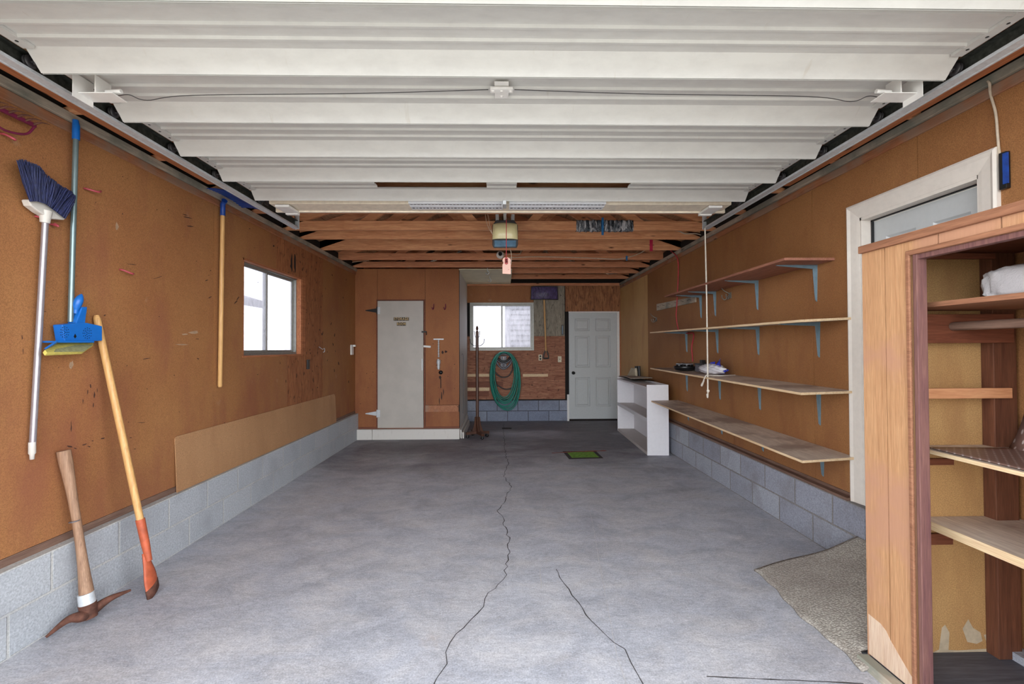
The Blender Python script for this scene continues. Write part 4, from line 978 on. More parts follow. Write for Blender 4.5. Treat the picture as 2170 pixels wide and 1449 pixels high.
# pick mattock
cF = FP(188, 1296, .055); top = LW(134, 955, .035)
pk = thing('pick_mattock', (cF.x, cF.y, 0), 'old pick mattock with rusted head standing on its head against block wall', 'pickaxe')
ax = (top - cF).normalized()
t1, t2 = FP(97, 1350, .012), FP(277, 1250, .085); t2 = P(277, 1250, 'x', t1.x + .02) if False else t2
def lerpv(a, b, t): return a + (b - a) * t
hd_ = MB()
mid = cF
pth = bez([t1, lerpv(t1, mid, .5) + Vector((0, 0, .022)), mid + Vector((0, -.03, -.005)), mid + Vector((0, .03, -.005)), lerpv(mid, t2, .5) + Vector((0, 0, .012)), t2], 6)
n = len(pth); rr = [.006 + .02 * min(1, i / 10.0) if i < n * .55 else .006 + .021 * min(1, (n - 1 - i) / 12.0) for i in range(n)]
hd_.tube(pth, rr, 8); hd_.tube([mid - ax * .03, mid + ax * .045], [.034, .038], 12)
hd_.build('pick_head', 'rust', pk)
n_ = 14; pts = [mid + (top - mid) * (i / n_) + Vector((0, .012 * math.sin(i / n_ * 3.0), 0)) for i in range(n_ + 1)]
MB().tube(pts, [.032, .033, .03, .026, .023, .021, .02, .0195, .0195, .02, .021, .023, .026, .0285, .029], 12).build('handle', 'handle_old', pk)
MB().tube([mid + ax * .045, mid + ax * .10], [.036, .0345], 14).build('tape_wrap', 'galv', pk)
q = mid.lerp(top, .56)
MB().lathe(q, ax, [(.0225, 0), (.024, .002), (.0225, .004)], 12).build('string_tie', 'greydark', pk)
# orange bladed spade bar
gb, gt = FP(331, 1258, .01), LW(204, 668, .022)
sb_ = thing('trench_spade', (gb.x, gb.y, 0), 'narrow orange steel blade on long varnished handle leaning against left wall', 'spade')
j_ = P(297, 1128, 'x', gb.x + (gt.x - gb.x) * .27); dirv = (gt - gb).normalized(); L_ = (gt - gb).length
fA = gb + dirv * (L_ * .262)
MB().tube([fA - dirv * .03, gb + dirv * L_ * .7, gt - dirv * .02, gt], [.0185, .0185, .018, .012], 14).build('handle', 'handle', sb_)
MB().tube([gb + dirv * .2, gb + dirv * .3, fA + dirv * .015], [.016, .021, .023], 14).build('socket', 'orange', sb_)
bl = MB(); sdv = dirv.cross(Vector((1, 0, 0))).normalized(); nn = dirv.cross(sdv).normalized()
def spade(i, j):
    w = .019 + .027 * min(1, (1 - j) * 1.7) ** 1.3; a = (2 * i - 1)
    p = gb + dirv * (.03 + .22 * j) + sdv * (a * w) + nn * (.012 * a * a); 
    return p - dirv * (.03 * (1 - j) * (1 - a)) * .8
bl.grid(spade, 8, 8, thick=tuple(nn * .005)); bl.build('blade', 'orange', sb_)
bl = MB()
def spt(i, j):
    a = (2 * i - 1); p = gb + dirv * (.03 + .22 * j * .22) + sdv * (a * .047) + nn * (.012 * a * a); return p - dirv * (.03 * (1 - j * .22) * (1 - a)) * .8 - nn * .0015
bl.grid(spt, 8, 2, thick=tuple(nn * .008)); bl.build('blade_tip', 'rust', sb_)
# loose long hardboard sheet on the block ledge
ya, yb_ = LW(370, 1040).y - .01, LW(709, 888).y; zb_ = .412; hA, hB_ = LW(363, 925).z, LW(705, 836).z
ht = (hA + hB_) / 2 - zb_; r_c = .06
def rnd_poly(y0, y1, z0, z1, r):
    out = []
    for (cy, cz, a0) in ((y1 - r, z1 - r, 0), (y0 + r * .4, z1 - r * .4, 90)):
        rr = r if a0 == 0 else r * .4
        for k in range(7): a = math.radians(a0 + 15 * k); out.append((cy + rr * math.cos(a), cz + rr * math.sin(a)))
    return out + [(y0, z0), (y1, z0)]
pl = rnd_poly(ya, yb_, zb_, zb_ + ht, r_c)
mb = MB(); mb.prism([(XLB - .024 - (XLB - .03 - XL - .002) * ((z - zb_) / ht), y, z) for y, z in pl], (-.006, 0, 0))
tag(mb.build('hardboard_sheet', 'hb_sheet'), 'long low tan hardboard sheet with rounded corners leaning on the left block ledge', 'board')
# small wall fittings
q = LW(652, 772); ot = MB(); ot.box(XL + .0, XL + .012, q.y - .035, q.y + .035, q.z - .057, q.z + .057); tag(ot.build('blank_plate', 'blackp', bevel=.002), 'small dark outlet plate low on the left plywood', 'wall plate')
q = LW(682, 738); ht_ = MB(); ht_.tube(bez([q + Vector((.004, -.10, .02)), q + Vector((.02, -.03, -.01)), q + Vector((.022, .03, .0)), q + Vector((.022, .035, -.04)), q + Vector((.02, .0, -.05))]), .004, 8); tag(ht_.build('hook_latch', 'galv'), 'wire hook latch at the edge of the left plywood panel', 'latch')
q = LW(745, 740); wb2 = MB(); wb2.box(XL, XL + .02, q.y - .06, q.y + .04, q.z - .085, q.z + .07); wb2.box(XL + .02, XL + .06, q.y + .0, q.y + .03, q.z + .04, q.z + .07); tag(wb2.build('door_stop', 'white', bevel=.004), 'white bracket on the left wall near the storage corner', 'bracket')
random.seed(11)
for i, (px, py) in enumerate(((47, 207), (90, 227), (200, 264), (235, 296), (266, 300))):
    pass

# ================================================================== STORAGE WALL FITTINGS
for px, lb in ((918, 'maroon wall hook left of its twin on the storage wall'), (943, 'maroon wall hook nearer the storage wall corner')):
    q = SW(px, 652); tag(MB().tube(bez([(q.x + .01, YS - .004, q.z + .06), (q.x + .01, YS - .012, q.z), (q.x, YS - .035, q.z - .03), (q.x - .015, YS - .045, q.z + .005)]), .007, 8).build('wall_hook', 'rakered'), lb, 'hook')
q = SW(930, 720); hg = thing('tool_hanger', (q.x, YS - .01, q.z), 'silver T-shaped tool with jointed stem hanging on the storage wall', 'tool')
MB().bar((q.x - .08, YS - .03, q.z + .01), (q.x + .08, YS - .03, q.z + .01), .02, .018).build('crossbar', 'galv', hg)
st = MB(); 
for k in range(7): st.lathe((q.x, YS - .03, q.z - .04 * k), (0, 0, -1), [(.006, 0), (.012, .006), (.012, .032), (.006, .04)], 10)
st.build('stem', 'galv', hg)
e = SW(930, 768); MB().lathe((e.x, YS - .035, e.z + .06), (0, 0, -1), [(.012, 0), (.03, .02), (.034, .06), (.022, .1), (.026, .12), (.015, .17)], 12).build('jaw', 'galv', hg)
q = SW(934, 789); tag(MB().lathe((q.x, YS - .001, q.z), (0, -1, 0), [(.034, 0), (.03, .012), (.012, .02), (0, .022)], 12).build('plug', 'blackp'), 'small dark knob below the silver tool on the storage wall', 'knob')
for i, (px, py) in enumerate(((1033, 568), (1038, 585))):
    q = P(px, py, 'z', ZP2 - .02); tag(MB().tube(bez([(q.x, q.y, ZP2 - .02), (q.x, q.y, ZP2 - .06), (q.x + .025, q.y, ZP2 - .09), (q.x, q.y, ZP2 - .12), (q.x - .03, q.y, ZP2 - .095)]), .005, 8).build('ceiling_hook', 'galv'), ('ceiling hook on the cream board nearer the storage front', 'ceiling hook on the cream board nearer the back window')[i], 'hook')
q0 = P(975, 915, 'z', .05); ls_ = MB()
for k in range(2):
    x = xs + .014 + k * .034; ls_ = MB().prism([(x, YS + .0, .0 + k * 0), (x + .026, YS + .0, 0), (x + .022, YS + .0, .14 - k * .04), (x - .002, YS + .0, .14 - k * .04)], (0, 1.45 - k * .2, 0))
    tag(ls_.build('floor_plank', 'scuffed', bevel=.004), ('dirty white plank on edge against the storage side wall, taller of two', 'lower dirty white plank on edge beside the taller one')[k], 'plank')
q = P(980, 752, 'x', xs); tag(MB().tube(bez([(xs + .004, q.y - .2, q.z), (xs + .012, q.y, q.z - .02), (xs + .01, q.y + .05, q.z - .5), (xs + .01, q.y - .05, q.z - 1.0)]), .004, 6).build('hanging_string', 'greydark'), 'thin grey string hanging down the white storage side wall', 'string')

# ================================================================== BACK WALL THINGS
YQ = YB
q = BW(1145, 757.5); ou = thing('power_outlet', (q.x, YQ, q.z), 'ivory double power outlet on the back plywood', 'outlet')
B(q.x - .036, q.x + .036, YQ - .008, YQ, q.z - .058, q.z + .058).build('plate', 'ivory', ou, bevel=.003)
for dz in (-.027, .027): MB().lathe((q.x, YQ - .008, q.z + dz), (0, -1, 0), [(.018, 0), (.018, .004), (0, .004)], 14).build('receptacle', 'blackp', ou)
q = BW(1186, 761); ou = thing('light_switch', (q.x, YQ, q.z), 'ivory light switch on the back plywood beside the white door', 'light switch')
B(q.x - .036, q.x + .036, YQ - .008, YQ, q.z - .058, q.z + .058).build('plate', 'ivory', ou, bevel=.003)
B(q.x - .006, q.x + .006, YQ - .02, YQ - .006, q.z - .012, q.z + .012).build('toggle', 'blackp', ou)
q = BW(1192, 699); th_ = thing('thermometer', (q.x, YQ, q.z), 'narrow blue-grey thermometer strip on the grey back panel', 'thermometer')
B(q.x - .022, q.x + .022, YQ - .01, YQ, q.z - .1, q.z + .1).build('backplate', 'charcoal', th_, bevel=.002); B(q.x - .006, q.x + .006, YQ - .014, YQ - .01, q.z - .08, q.z + .08).build('tube', 'bluelens', th_)
# snow shovel
k = YB / FPX; c = BW(1153.5, 621, .09)
ss = thing('snow_shovel', (c.x, YB - .06, BW(1158, 760, .05).z), 'purple ribbed snow shovel hung blade-up beside the back window', 'snow shovel')
w_, h_ = 57 * k / 2 * .99, 27 * k / 2
def sblade(i, j):
    a = 2 * i - 1; b = 2 * j - 1
    rib = .006 * (math.sin((a * (1.3 - .0) + abs(a) * 0) * 1) * 0 + (1 if int((abs(a) * 9 - b * 1.6) * 1.0 + 20) % 2 else -1))
    return (c.x + a * w_ * (1 - .03 * b), c.y - .06 + .09 * (b * .5) ** 2 + .05 * a * a - rib * .7, c.z + b * h_ + .0 * a)
MB().grid(sblade, 60, 16, smooth=False, thick=(0, .01, 0)).build('blade', 'purple', ss)
rim = MB(); rim.tube([(c.x - w_, c.y - .01, c.z - h_), (c.x - w_ * .97, c.y - .01, c.z + h_), (c.x, c.y - .06, c.z + h_), (c.x + w_ * .97, c.y - .01, c.z + h_), (c.x + w_, c.y - .01, c.z - h_), (c.x, c.y - .05, c.z - h_), (c.x - w_, c.y - .01, c.z - h_)], .008, 6)
rim.build('blade_rim', 'blackp', ss)
a, b = BW(1153, 634, .09), BW(1157, 744, .07)
MB().tube([a, b], .0165, 12).build('handle', 'handle', ss)
gx, gz = b.x, b.z; gw = 5.6 * k; gh = 15 * k
MB().tube(bez([(gx, b.y, gz + .03), (gx - gw * .7, b.y, gz - gh * .3), (gx - gw, b.y, gz - gh * .9), (gx - gw * .9, b.y, gz - gh)], 5), .012, 10).tube(bez([(gx, b.y, gz + .03), (gx + gw * .7, b.y, gz - gh * .3), (gx + gw, b.y, gz - gh * .9), (gx + gw * .9, b.y, gz - gh)], 5), .012, 10).tube([(gx - gw, b.y, gz - gh), (gx + gw, b.y, gz - gh)], .014, 10).build('grip', 'blackp', ss)
# hose hanger
k = (YB - .06) / FPX; HC = BW(1067, 765, .06)
hh = thing('hose_hanger', (HC.x, YB, HC.z - .17), 'grey plastic hose hanger on the plywood under the back window', 'hose hanger')
def hp(px, py, off=.06): return BW(1020 + px / 10.35, 730 + py / 10.35, off)
MB().tube(bez([hp(300, 290), hp(330, 380), hp(400, 480), hp(490, 530), hp(580, 480), hp(650, 380), hp(678, 290), hp(640, 240), hp(490, 205), hp(350, 240), hp(300, 290)]), .021, 10).build('rim', 'greydark', hh)
MB().tube(bez([hp(340, 330), hp(410, 385), hp(490, 405), hp(570, 385), hp(640, 330)]), .017, 8).tube([hp(490, 400), hp(490, 520)], .014, 8).build('spoke', 'greydark', hh)
MB().tube(bez([hp(345, 280, .09), hp(400, 340, .10), hp(490, 375, .1), hp(580, 340, .1), hp(632, 275, .09)]), .02, 8).build('arm', 'blackp', hh)
MB().tube([hp(490, 265, .11), hp(490, 330, .11)], .012, 8).build('hook_tip', 'white', hh)
MB().box(HC.x - .06, HC.x + .06, YB - .05, YB, HC.z - .12, HC.z + .10).build('wall_bracket', 'greydark', hh, bevel=.006)
# hose: one continuous coil
pts = []; NL = 9; random.seed(5)
loops = [(.195, .42, .01, .0), (.225, .445, -.02, .0), (.235, .455, .02, .01), (.262, .48, -.022, .0), (.262, .475, .028, .0), (.285, .505, -.014, .0), (.295, .51, .03, -.0), (.300, .525, .0, .01), (.300, .54, .05, -.02)]
ztop = BW(1068, 747, .1).z
for li, (a_, b_, dx_, dz_) in enumerate(loops):
    for s_i in range(28):
        t = s_i / 28; f = li + t; n2 = loops[min(li + 1, NL - 1)]
        A_ = a_ + (n2[0] - a_) * t; B_ = b_ + (n2[1] - b_) * t; X_ = dx_ + (n2[2] - dx_) * t
        th = math.pi / 2 + t * 2 * math.pi; cz, sz = math.cos(th), math.sin(th)
        x = HC.x + .012 + X_ * (1 - sz) * .6 + A_ * cz * (abs(cz) ** -.12 if abs(cz) > .05 else 1) * (.93 + .07 * sz)
        z = ztop - B_ + B_ * sz
        pts.append((x, YB - .115 - .035 * math.sin(f * 2.4) - .012 * sz, z - .004 * li * (1 if sz < 0 else -.5)))
tag(MB().tube(pts, .0115, 10).build('garden_hose', 'green'), 'coiled green garden hose looped over the grey wall hanger', 'garden hose')
bh = MB(); bh.tube(bez([hp(280, 500, .08), hp(310, 610, .08), hp(390, 690, .08), hp(490, 718, .08), hp(600, 680, .08), hp(680, 560, .08)]), .011, 8)
bh.tube(bez([hp(680, 560, .08), hp(690, 300, .09), hp(490, 180, .1), hp(290, 300, .09), hp(280, 600, .08), hp(330, 860, .08), hp(400, 920, .08), hp(500, 970, .08), hp(600, 975, .08), hp(700, 930, .08)]), .011, 8)
tag(bh.build('extension_cord', 'blackp'), 'black cord looped inside the green hose coil', 'cord')
# coat rack
rx, ry = -.418, 7.36
cr = thing('coat_rack', (rx, ry, 0), 'dark oak standing coat rack with metal hooks beside the storage corner', 'coat rack')
kz = lambda py: P(1010, py, 'y', ry).z
zt_ = kz(690); po = MB(); pw = .024
po.prism([(rx - pw, ry - pw * .4, .10), (rx - pw * .4, ry - pw, .10), (rx + pw * .4, ry - pw, .10), (rx + pw, ry - pw * .4, .10), (rx + pw, ry + pw * .4, .10), (rx + pw * .4, ry + pw, .10), (rx - pw * .4, ry + pw, .10), (rx - pw, ry + pw * .4, .10)], (0, 0, kz(703) - .10))
po.build('post', 'brownrack', cr)
MB().lathe((rx, ry, kz(703)), (0, 0, 1), [(.024, 0), (.018, .01), (.010, .02), (.018, .035), (.022, .055), (.017, .078), (.008, .09), (.004, .10), (0, .104)], 16).build('finial', 'brownrack', cr)
feet = [(-.60, 7.30), (-.318, 7.17), (-.236, 7.42), (-.515, 7.55)]
for (fx, fy) in feet:
    d2 = Vector((fx - rx, fy - ry, 0)); d2n = d2.normalized()
    MB().bar((rx, ry, .083), (fx, fy, .072), .05, .042).build('foot_bar', 'brownrack', cr, bevel=.004)
    MB().prism([Vector((rx, ry, .10)) + d2n * .02 - Vector((0, 0, 0)), Vector((rx, ry, .10)) + d2n * .088, Vector((rx, ry, .22)) + d2n * .05, Vector((rx, ry, .33)) + d2n * .038, Vector((rx, ry, .33)) + d2n * .02], d2n.cross(Vector((0, 0, 1))) * .022).build('brace', 'brownrack', cr, bevel=.002)
    MB().lathe((fx - d2n.x * .03, fy - d2n.y * .03, 0), (0, 0, 1), [(.012, 0), (.026, .008), (.028, .022), (.016, .035), (.016, .052)], 12).build('ball_foot', 'blackp', cr)
for (sx_, y_, rad) in ((-1, 0, 0), (1, 0, 0)):
    zl_ = kz(733); MB().tube(bez([(rx + sx_ * .02, ry, zl_), (rx + sx_ * .065, ry, zl_ + .012), (rx + sx_ * .105, ry, zl_ + .05), (rx + sx_ * .115, ry, zl_ + .10)]), .0055, 8).lathe((rx + sx_ * .115, ry, zl_ + .10), (0, 0, 1), [(.005, 0), (.009, .006), (.005, .013), (0, .014)], 8).build('hook', 'black', cr)
    zl_ = kz(715); MB().tube(bez([(rx + sx_ * .02, ry - .01, zl_), (rx + sx_ * .035, ry - .02, zl_ + .02), (rx + sx_ * .044, ry - .025, zl_ + .09)]), .005, 8).lathe((rx + sx_ * .044, ry - .025, zl_ + .09), (0, 0, 1), [(.005, 0), (.008, .006), (.005, .012), (0, .013)], 8).build('hook', 'black', cr)

# ================================================================== RIGHT SIDE
def wall_shelf(zn_f, zn_w, zf_f, zf_w, yn, yf, pxs, lab, top='shelf_top', edge='shelf_edge', xf=1.965, th=.016, bh_=.27, ba=.30):
    """plywood shelf given by the heights of its four corners, on blue pressed brackets"""
    t = thing('wall_shelf', (XR, (yn + yf) / 2, zn_w), lab, 'shelf', 'plywood shelves on the right wall')
    xw_ = XR - .003; mb = MB()
    c = [Vector((xf, yn, zn_f)), Vector((xw_, yn, zn_w)), Vector((xw_, yf, zf_w)), Vector((xf, yf, zf_f))]; d = [q - Vector((0, 0, th)) for q in c]
    v = c + d; mb.v = v; mb.f = [[0, 1, 2, 3], [7, 6, 5, 4], [0, 4, 5, 1], [1, 5, 6, 2], [2, 6, 7, 3], [3, 7, 4, 0]]; mb.m = [0, 0, 1, 0, 1, 1]; mb.sm = [False] * 6
    mb.build('board', [top, edge], t)
    for px in pxs:
        y = P(px, 600, 'x', XR - .012).y; f = (y - yn) / (yf - yn); zw = zn_w + (zf_w - zn_w) * f - th; zf_ = zn_f + (zf_f - zn_f) * f - th
        b = MB(); w = .013; xe = XR - ba; ze = zw + (zf_ - zw) * ba / (XR - xf)
        b.prism([(XR, y - w * .45, zw - bh_), (XR, y + w * .45, zw - bh_), (XR, y + w * 1.1, zw), (XR, y - w * 1.1, zw)], (-.004, 0, 0))
        b.prism([(XR - .003, y - .004, zw - bh_ + .01), (XR - .012, y - .004, zw - bh_ + .01), (XR - .028, y - .004, zw - .028), (xe + .02, y - .004, ze - .007), (xe, y - .004, ze), (XR - .003, y - .004, zw)], (0, .008, 0))
        b.prism([(XR - .003, y - w * 1.1, zw - .0005), (XR - .003, y + w * 1.1, zw - .0005), (xe, y + w * .7, ze - .0005), (xe, y - w * .7, ze - .0005)], (0, 0, -.004))
        b.build('shelf_bracket', 'bracketblue', t, bevel=.001)
    return t
wall_shelf(2.055, 2.055, 2.062, 2.062, 3.13, 5.49, (1727, 1603, 1514, 1484), 'topmost plywood shelf on the right wall, seen from below', 'shelf_red', 'shelf_red', th=.018)
wall_shelf(1.612, 1.628, 1.640, 1.650, 2.97, 6.05, (1731, 1604, 1518, 1453), 'second plywood shelf from the top, empty, with pale front edge', 'shelf_top', bh_=.26)
wall_shelf(1.130, 1.140, 1.163, 1.168, 2.97, 6.05, (1731, 1606, 1522, 1453), 'plywood shelf holding the plastic bag and black tray', 'shelf_top', bh_=.27)
wall_shelf(.684, .704, .727, .735, 2.965, 6.02, (1736, 1611, 1525, 1455), 'lowest plywood shelf, running into the white bookcase end', 'shelf_top', bh_=.2)
# white bookcase, turned slightly off the wall
a = Vector((1.912, 6.03, 0)); b = Vector((1.975, 7.86, 0)); ly = (b - a).normalized(); lx = Vector((ly.y, -ly.x, 0)); Lc = (b - a).length; Wc, Hc = .287, .937
bk = thing('bookcase', tuple(a), 'long white two-tier open bookcase standing on the floor by the right wall', 'bookcase')
def cb(u0, u1, v0, v1, z0, z1, nm, mat='white_shelf', bev=.002):
    m_ = MB(); m_.prism([a + lx * u0 + ly * v0 + Vector((0, 0, z0)), a + lx * u1 + ly * v0 + Vector((0, 0, z0)), a + lx * u1 + ly * v1 + Vector((0, 0, z0)), a + lx * u0 + ly * v1 + Vector((0, 0, z0))], (0, 0, z1 - z0)); return m_.build(nm, mat, bk, bevel=bev)
cb(0, Wc, 0, .019, 0, Hc, 'side_panel'); cb(0, Wc, Lc - .019, Lc, 0, Hc, 'side_panel')
cb(Wc - .006, Wc, .019, Lc - .019, 0, Hc, 'back_panel'); cb(.002, Wc - .006, .019, Lc - .019, Hc - .055, Hc - .03, 'top_panel', 'white_shelf')
cb(.004, Wc - .006, .019, Lc - .019, .46, .485, 'shelf', 'shelf_greywhite'); cb(.002, Wc - .006, .019, Lc - .019, .0, .04, 'bottom_panel', 'shelf_greywhite')
cb(.0, .02, .019, Lc - .019, .44, .49, 'shelf_lipping')
zt_ = Hc + .001
fo = [a + lx * .0 + ly * 1.70, a + lx * .22 + ly * 1.60, a + lx * .28 + ly * .70, a + lx * .03 + ly * .98]
def foamf(i, j):
    p = fo[0].lerp(fo[3], i).lerp(fo[1].lerp(fo[2], i), j); return (p.x, p.y, Hc + .012 + .035 * math.sin(i * 3.1) * (1 - .5 * j) * .5 + .03 * j * i + .004 * math.sin(i * 50) * math.sin(j * 40))
tag(MB().grid(foamf, 24, 12, thick=(0, 0, .008)).build('foam_sheet', 'foam'), 'curled grey textured sheet lying on top of the white bookcase', 'sheet')
def dk(i, j):
    p = fo[0].lerp(fo[3], i * 1.12 - .02).lerp(fo[1].lerp(fo[2], i * 1.1), j); return (p.x - .006, p.y, Hc + .004)
tag(MB().grid(dk, 2, 2, thick=(0, 0, .004)).build('rubber_sheet', 'blackp'), 'black sheet under the curled grey one on the bookcase', 'sheet')
bp = P(1345, 797, 'x', 2.2)
cl_ = MB(); 
def RX(px, py): return P(px, py, 'x', 2.24)
cl_.prism([P(a_, b_, 'x', 2.19) for a_, b_ in ((1333, 797), (1342, 779), (1350, 780), (1352, 797))], (-.04, 0, 0)); tag(cl_.build('folded_cloth', 'beige', bevel=.008), 'beige wedge-shaped cloth standing behind the bookcase top by the wall', 'cloth')
tag(MB().tube([RX(1349, 797), RX(1348, 776)], .024, 12).build('spray_can', 'blackp'), 'black cylinder behind the beige cloth, left of its twin', 'can')
tag(MB().tube([RX(1355, 797), RX(1354, 775.5)], .022, 12).build('spray_can', 'charcoal'), 'charcoal cylinder behind the beige cloth, nearer the shelves', 'can')
# on the third shelf
def S3(px, py): return P(px, py, 'z', 1.155)
tr_ = thing('black_tray', tuple(S3(1454, 785)), 'shiny black tray with rounded cups at the far end of the third shelf', 'tray')
c = S3(1452, 783); c.x = 2.16; c = Vector((2.15, P(1452, 783, 'x', 2.15).y, 1.157)); kk = c.y / FPX
MB().lathe(c, (0, 0, 1), [(.06, .002), (.11, .01), (.135, .05), (.13, .055), (.10, .02), (.0, .012)], 24).build('bowl', 'blackp', tr_)
for i, (dx_, dy_, r) in enumerate(((-.07, .0, .04), (0, -.05, .042), (.06, .0, .038), (.0, .06, .04))):
    MB().lathe((c.x + dx_, c.y + dy_, 1.19), (0, 0, 1), [(r * .6, 0), (r, .02), (r * .9, .05), (r * .5, .058), (r * .3, .03)], 14).build('cup', 'blackp', tr_)
    MB().lathe((c.x + dx_, c.y + dy_, 1.236), (0, 0, 1), [(r * .93, 0), (r * 1.0, .003), (r * .93, .006)], 14).build('cup_rim', 'galv', tr_)
c = Vector((2.25, P(1490, 780, 'x', 2.25).y, 1.157)); bx2 = thing('small_box', tuple(c), 'small grey box with black lid and clip behind the plastic bag', 'box')
B(c.x - .05, c.x + .05, c.y - .12, c.y + .10, 1.156, 1.235).build('body', 'greydark', bx2, bevel=.003); B(c.x - .055, c.x + .055, c.y - .125, c.y + .105, 1.235, 1.252).build('lid', 'blackp', bx2); B(c.x - .02, c.x + .02, c.y - .02, c.y + .04, 1.252, 1.29).build('clip', 'black', bx2)
bc = Vector((2.14, P(1508, 790, 'x', 2.14).y, 1.157)); random.seed(9)
def blob(i, j):
    th = i * 2 * math.pi; ph = (j - .5) * math.pi; s1 = math.cos(ph); n_ = 1 + .10 * math.sin(th * 5 + ph * 7) + .07 * math.sin(th * 11 - ph * 9) + random.uniform(-.025, .025)
    return (bc.x + .085 * s1 * math.cos(th) * n_, bc.y + .22 * s1 * math.sin(th) * n_ * (1.15 if math.sin(th) < 0 else 1), bc.z + .05 + .052 * math.sin(ph) * (n_ if ph > 0 else 1))
pb = thing('plastic_bag', tuple(bc), 'crumpled clear plastic bag with blue printing on the third shelf', 'bag')
MB().grid(blob, 44, 20).build('film', 'bagclear', pb)
def blob2(i, j):
    u = .78 + .2 * i; v = .16 + .42 * j; p = Vector(blob(u, v)); c_ = bc + Vector((0, 0, .05)); return c_ + (p - c_) * 1.05
random.seed(9); MB().grid(blob2, 8, 8).build('blue_print', m_wrap('blue_bag_print', (22, 44, 190), .3, 1), pb)
MB().prism([bc + Vector((.0, -.08, .085)), bc + Vector((.02, -.15, .16)), bc + Vector((-.01, -.19, .13)), bc + Vector((.01, -.17, .08))], (.006, .004, .01)).prism([bc + Vector((0, .02, .09)), bc + Vector((0, -.05, .10)), bc + Vector((0, -.06, .13)), bc + Vector((0, .03, .12))], (.01, 0, .0)).build('bag_knot', m_wrap('blue_bag_top', (22, 44, 190), .3, 1), pb)
cd = thing('cord_with_clasp', tuple(S3(1530, 795)), 'white cord ending in a grey wire clasp lying on the third shelf', 'cord')
z3 = 1.152
MB().tube(bez([P(1578, 795, 'z', z3), P(1555, 795, 'z', z3 + .0), P(1530, 796, 'z', z3), P(1503, 795, 'z', z3 + .006), Vector((1.955, P(1496, 800, 'x', 1.955).y, z3 + .008)), P(1490, 808, 'x', 1.95), P(1486, 816, 'x', 1.95), P(1488, 817, 'x', 1.95), P(1492, 806, 'x', 1.95)]), .0055, 8).build('cord', 'rope', cd)
c = P(1588, 793, 'z', z3)
MB().tube(bez([c + Vector((0, .18, .01)), c + Vector((.0, .05, .015)), c + Vector((0, 0, .06)), c + Vector((0, -.05, .01)), c + Vector((.01, .02, .008))]), .006, 8).build('clasp', 'galv', cd)
# hooks, nail board, cords on the right wall
pts = [RW(1394, 643), RW(1476, 628), RW(1476, 640), RW(1395, 659)]
nbd = thing('nail_board', tuple(RW(1394, 659)), 'grey weathered nail strip on the right wall under the top shelf', 'board')
y_a, y_b = pts[0].y, pts[1].y; zc_ = (pts[1].z + pts[2].z) / 2; z_c = (pts[0].z + pts[3].z) / 2
MB().prism([(XR, y_a, z_c - .05), (XR, y_b, zc_ - .035), (XR, y_b, zc_ + .035), (XR, y_a, z_c + .05)], (-.02, 0, 0)).build('strip', 'plate', nbd, bevel=.002)
for k in range(6):
    y = y_b + (y_a - y_b) * (k + .5) / 6; z = zc_ + (z_c - zc_) * (k + .5) / 6; MB().tube([(XR - .015, y, z), (XR - .05, y + .01, z + .01)], .0018, 6).build('nail', 'black', nbd)
def dhook(px, py, lab):
    q = RW(px, py); t = MB(); t.box(XR - .004, XR, q.y - .03, q.y + .03, q.z - .02, q.z + .04)
    for sg in (-1, 1): t.tube(bez([(XR - .004, q.y + sg * .01, q.z + .02), (XR - .035, q.y + sg * .03, q.z - .03), (XR - .06, q.y + sg * .045, q.z - .01), (XR - .065, q.y + sg * .045, q.z + .02)]), .005, 8)
    t.tube(bez([(XR - .004, q.y, q.z + .03), (XR - .05, q.y + .02, q.z + .06), (XR - .075, q.y + .04, q.z + .10)]), .005, 8)
    tag(t.build('coat_hook', 'dullsteel'), lab, 'hook')
dhook(1547, 628, 'metal coat hook between the two upper shelves, near a bracket'); dhook(1391, 678, 'metal coat hook on the right wall left of the second shelf end')
rcd = MB().tube(bez([P(1421, 531, 'x', XR - .035), P(1432, 541, 'x', XR - .035), P(1437, 556, 'x', XR - .022), P(1437, 590, 'x', XR - .03), P(1434, 650, 'x', XR - .034), P(1433, 672, 'x', XR - .03), P(1440, 703, 'x', XR - .012), P(1458, 706, 'x', XR - .012), P(1470, 708, 'x', XR - .012), P(1466, 735, 'x', XR - .012), P(1468, 766, 'x', XR - .02)]), .007, 8)
tag(rcd.build('red_cord', 'red'), 'red cord running down the right wall behind the shelves', 'cord')
for i, (px, py, w, h) in enumerate(((1371, 684, 10, 2), (1372, 719, 10, 6), (1373, 762, 8, 2), (1356, 772, 4, 4))):
    pass
# cable and switch box near the side door
vc = MB().tube(bez([RW(2093, 172, .035), RW(2097, 178, .034), RW(2099, 200, .012), RW(2110, 240, .01), RW(2114, 285, .01), RW(2117, 318, .01), RW(2122, 345, .012)]), .0055, 8)
tag(vc.build('electric_cable', 'cable'), 'grey-white cable dropping down the right wall above the side door casing', 'cable')
q0, q1_ = RW(2124, 326), RW(2143, 398)
sw_ = thing('switch_block', (XR, (q0.y + q1_.y) / 2, q1_.z), 'black and blue switch block on the wall beside the side door casing', 'switch block')
B(XR - .022, XR, q1_.y + .0, q0.y - .002, q1_.z, q0.z).build('body', 'blackp', sw_, bevel=.003); B(XR - .026, XR - .018, q1_.y - .008, q1_.y + .012, q1_.z + .02, q0.z - .01).build('blue_cover', 'blue2', sw_)

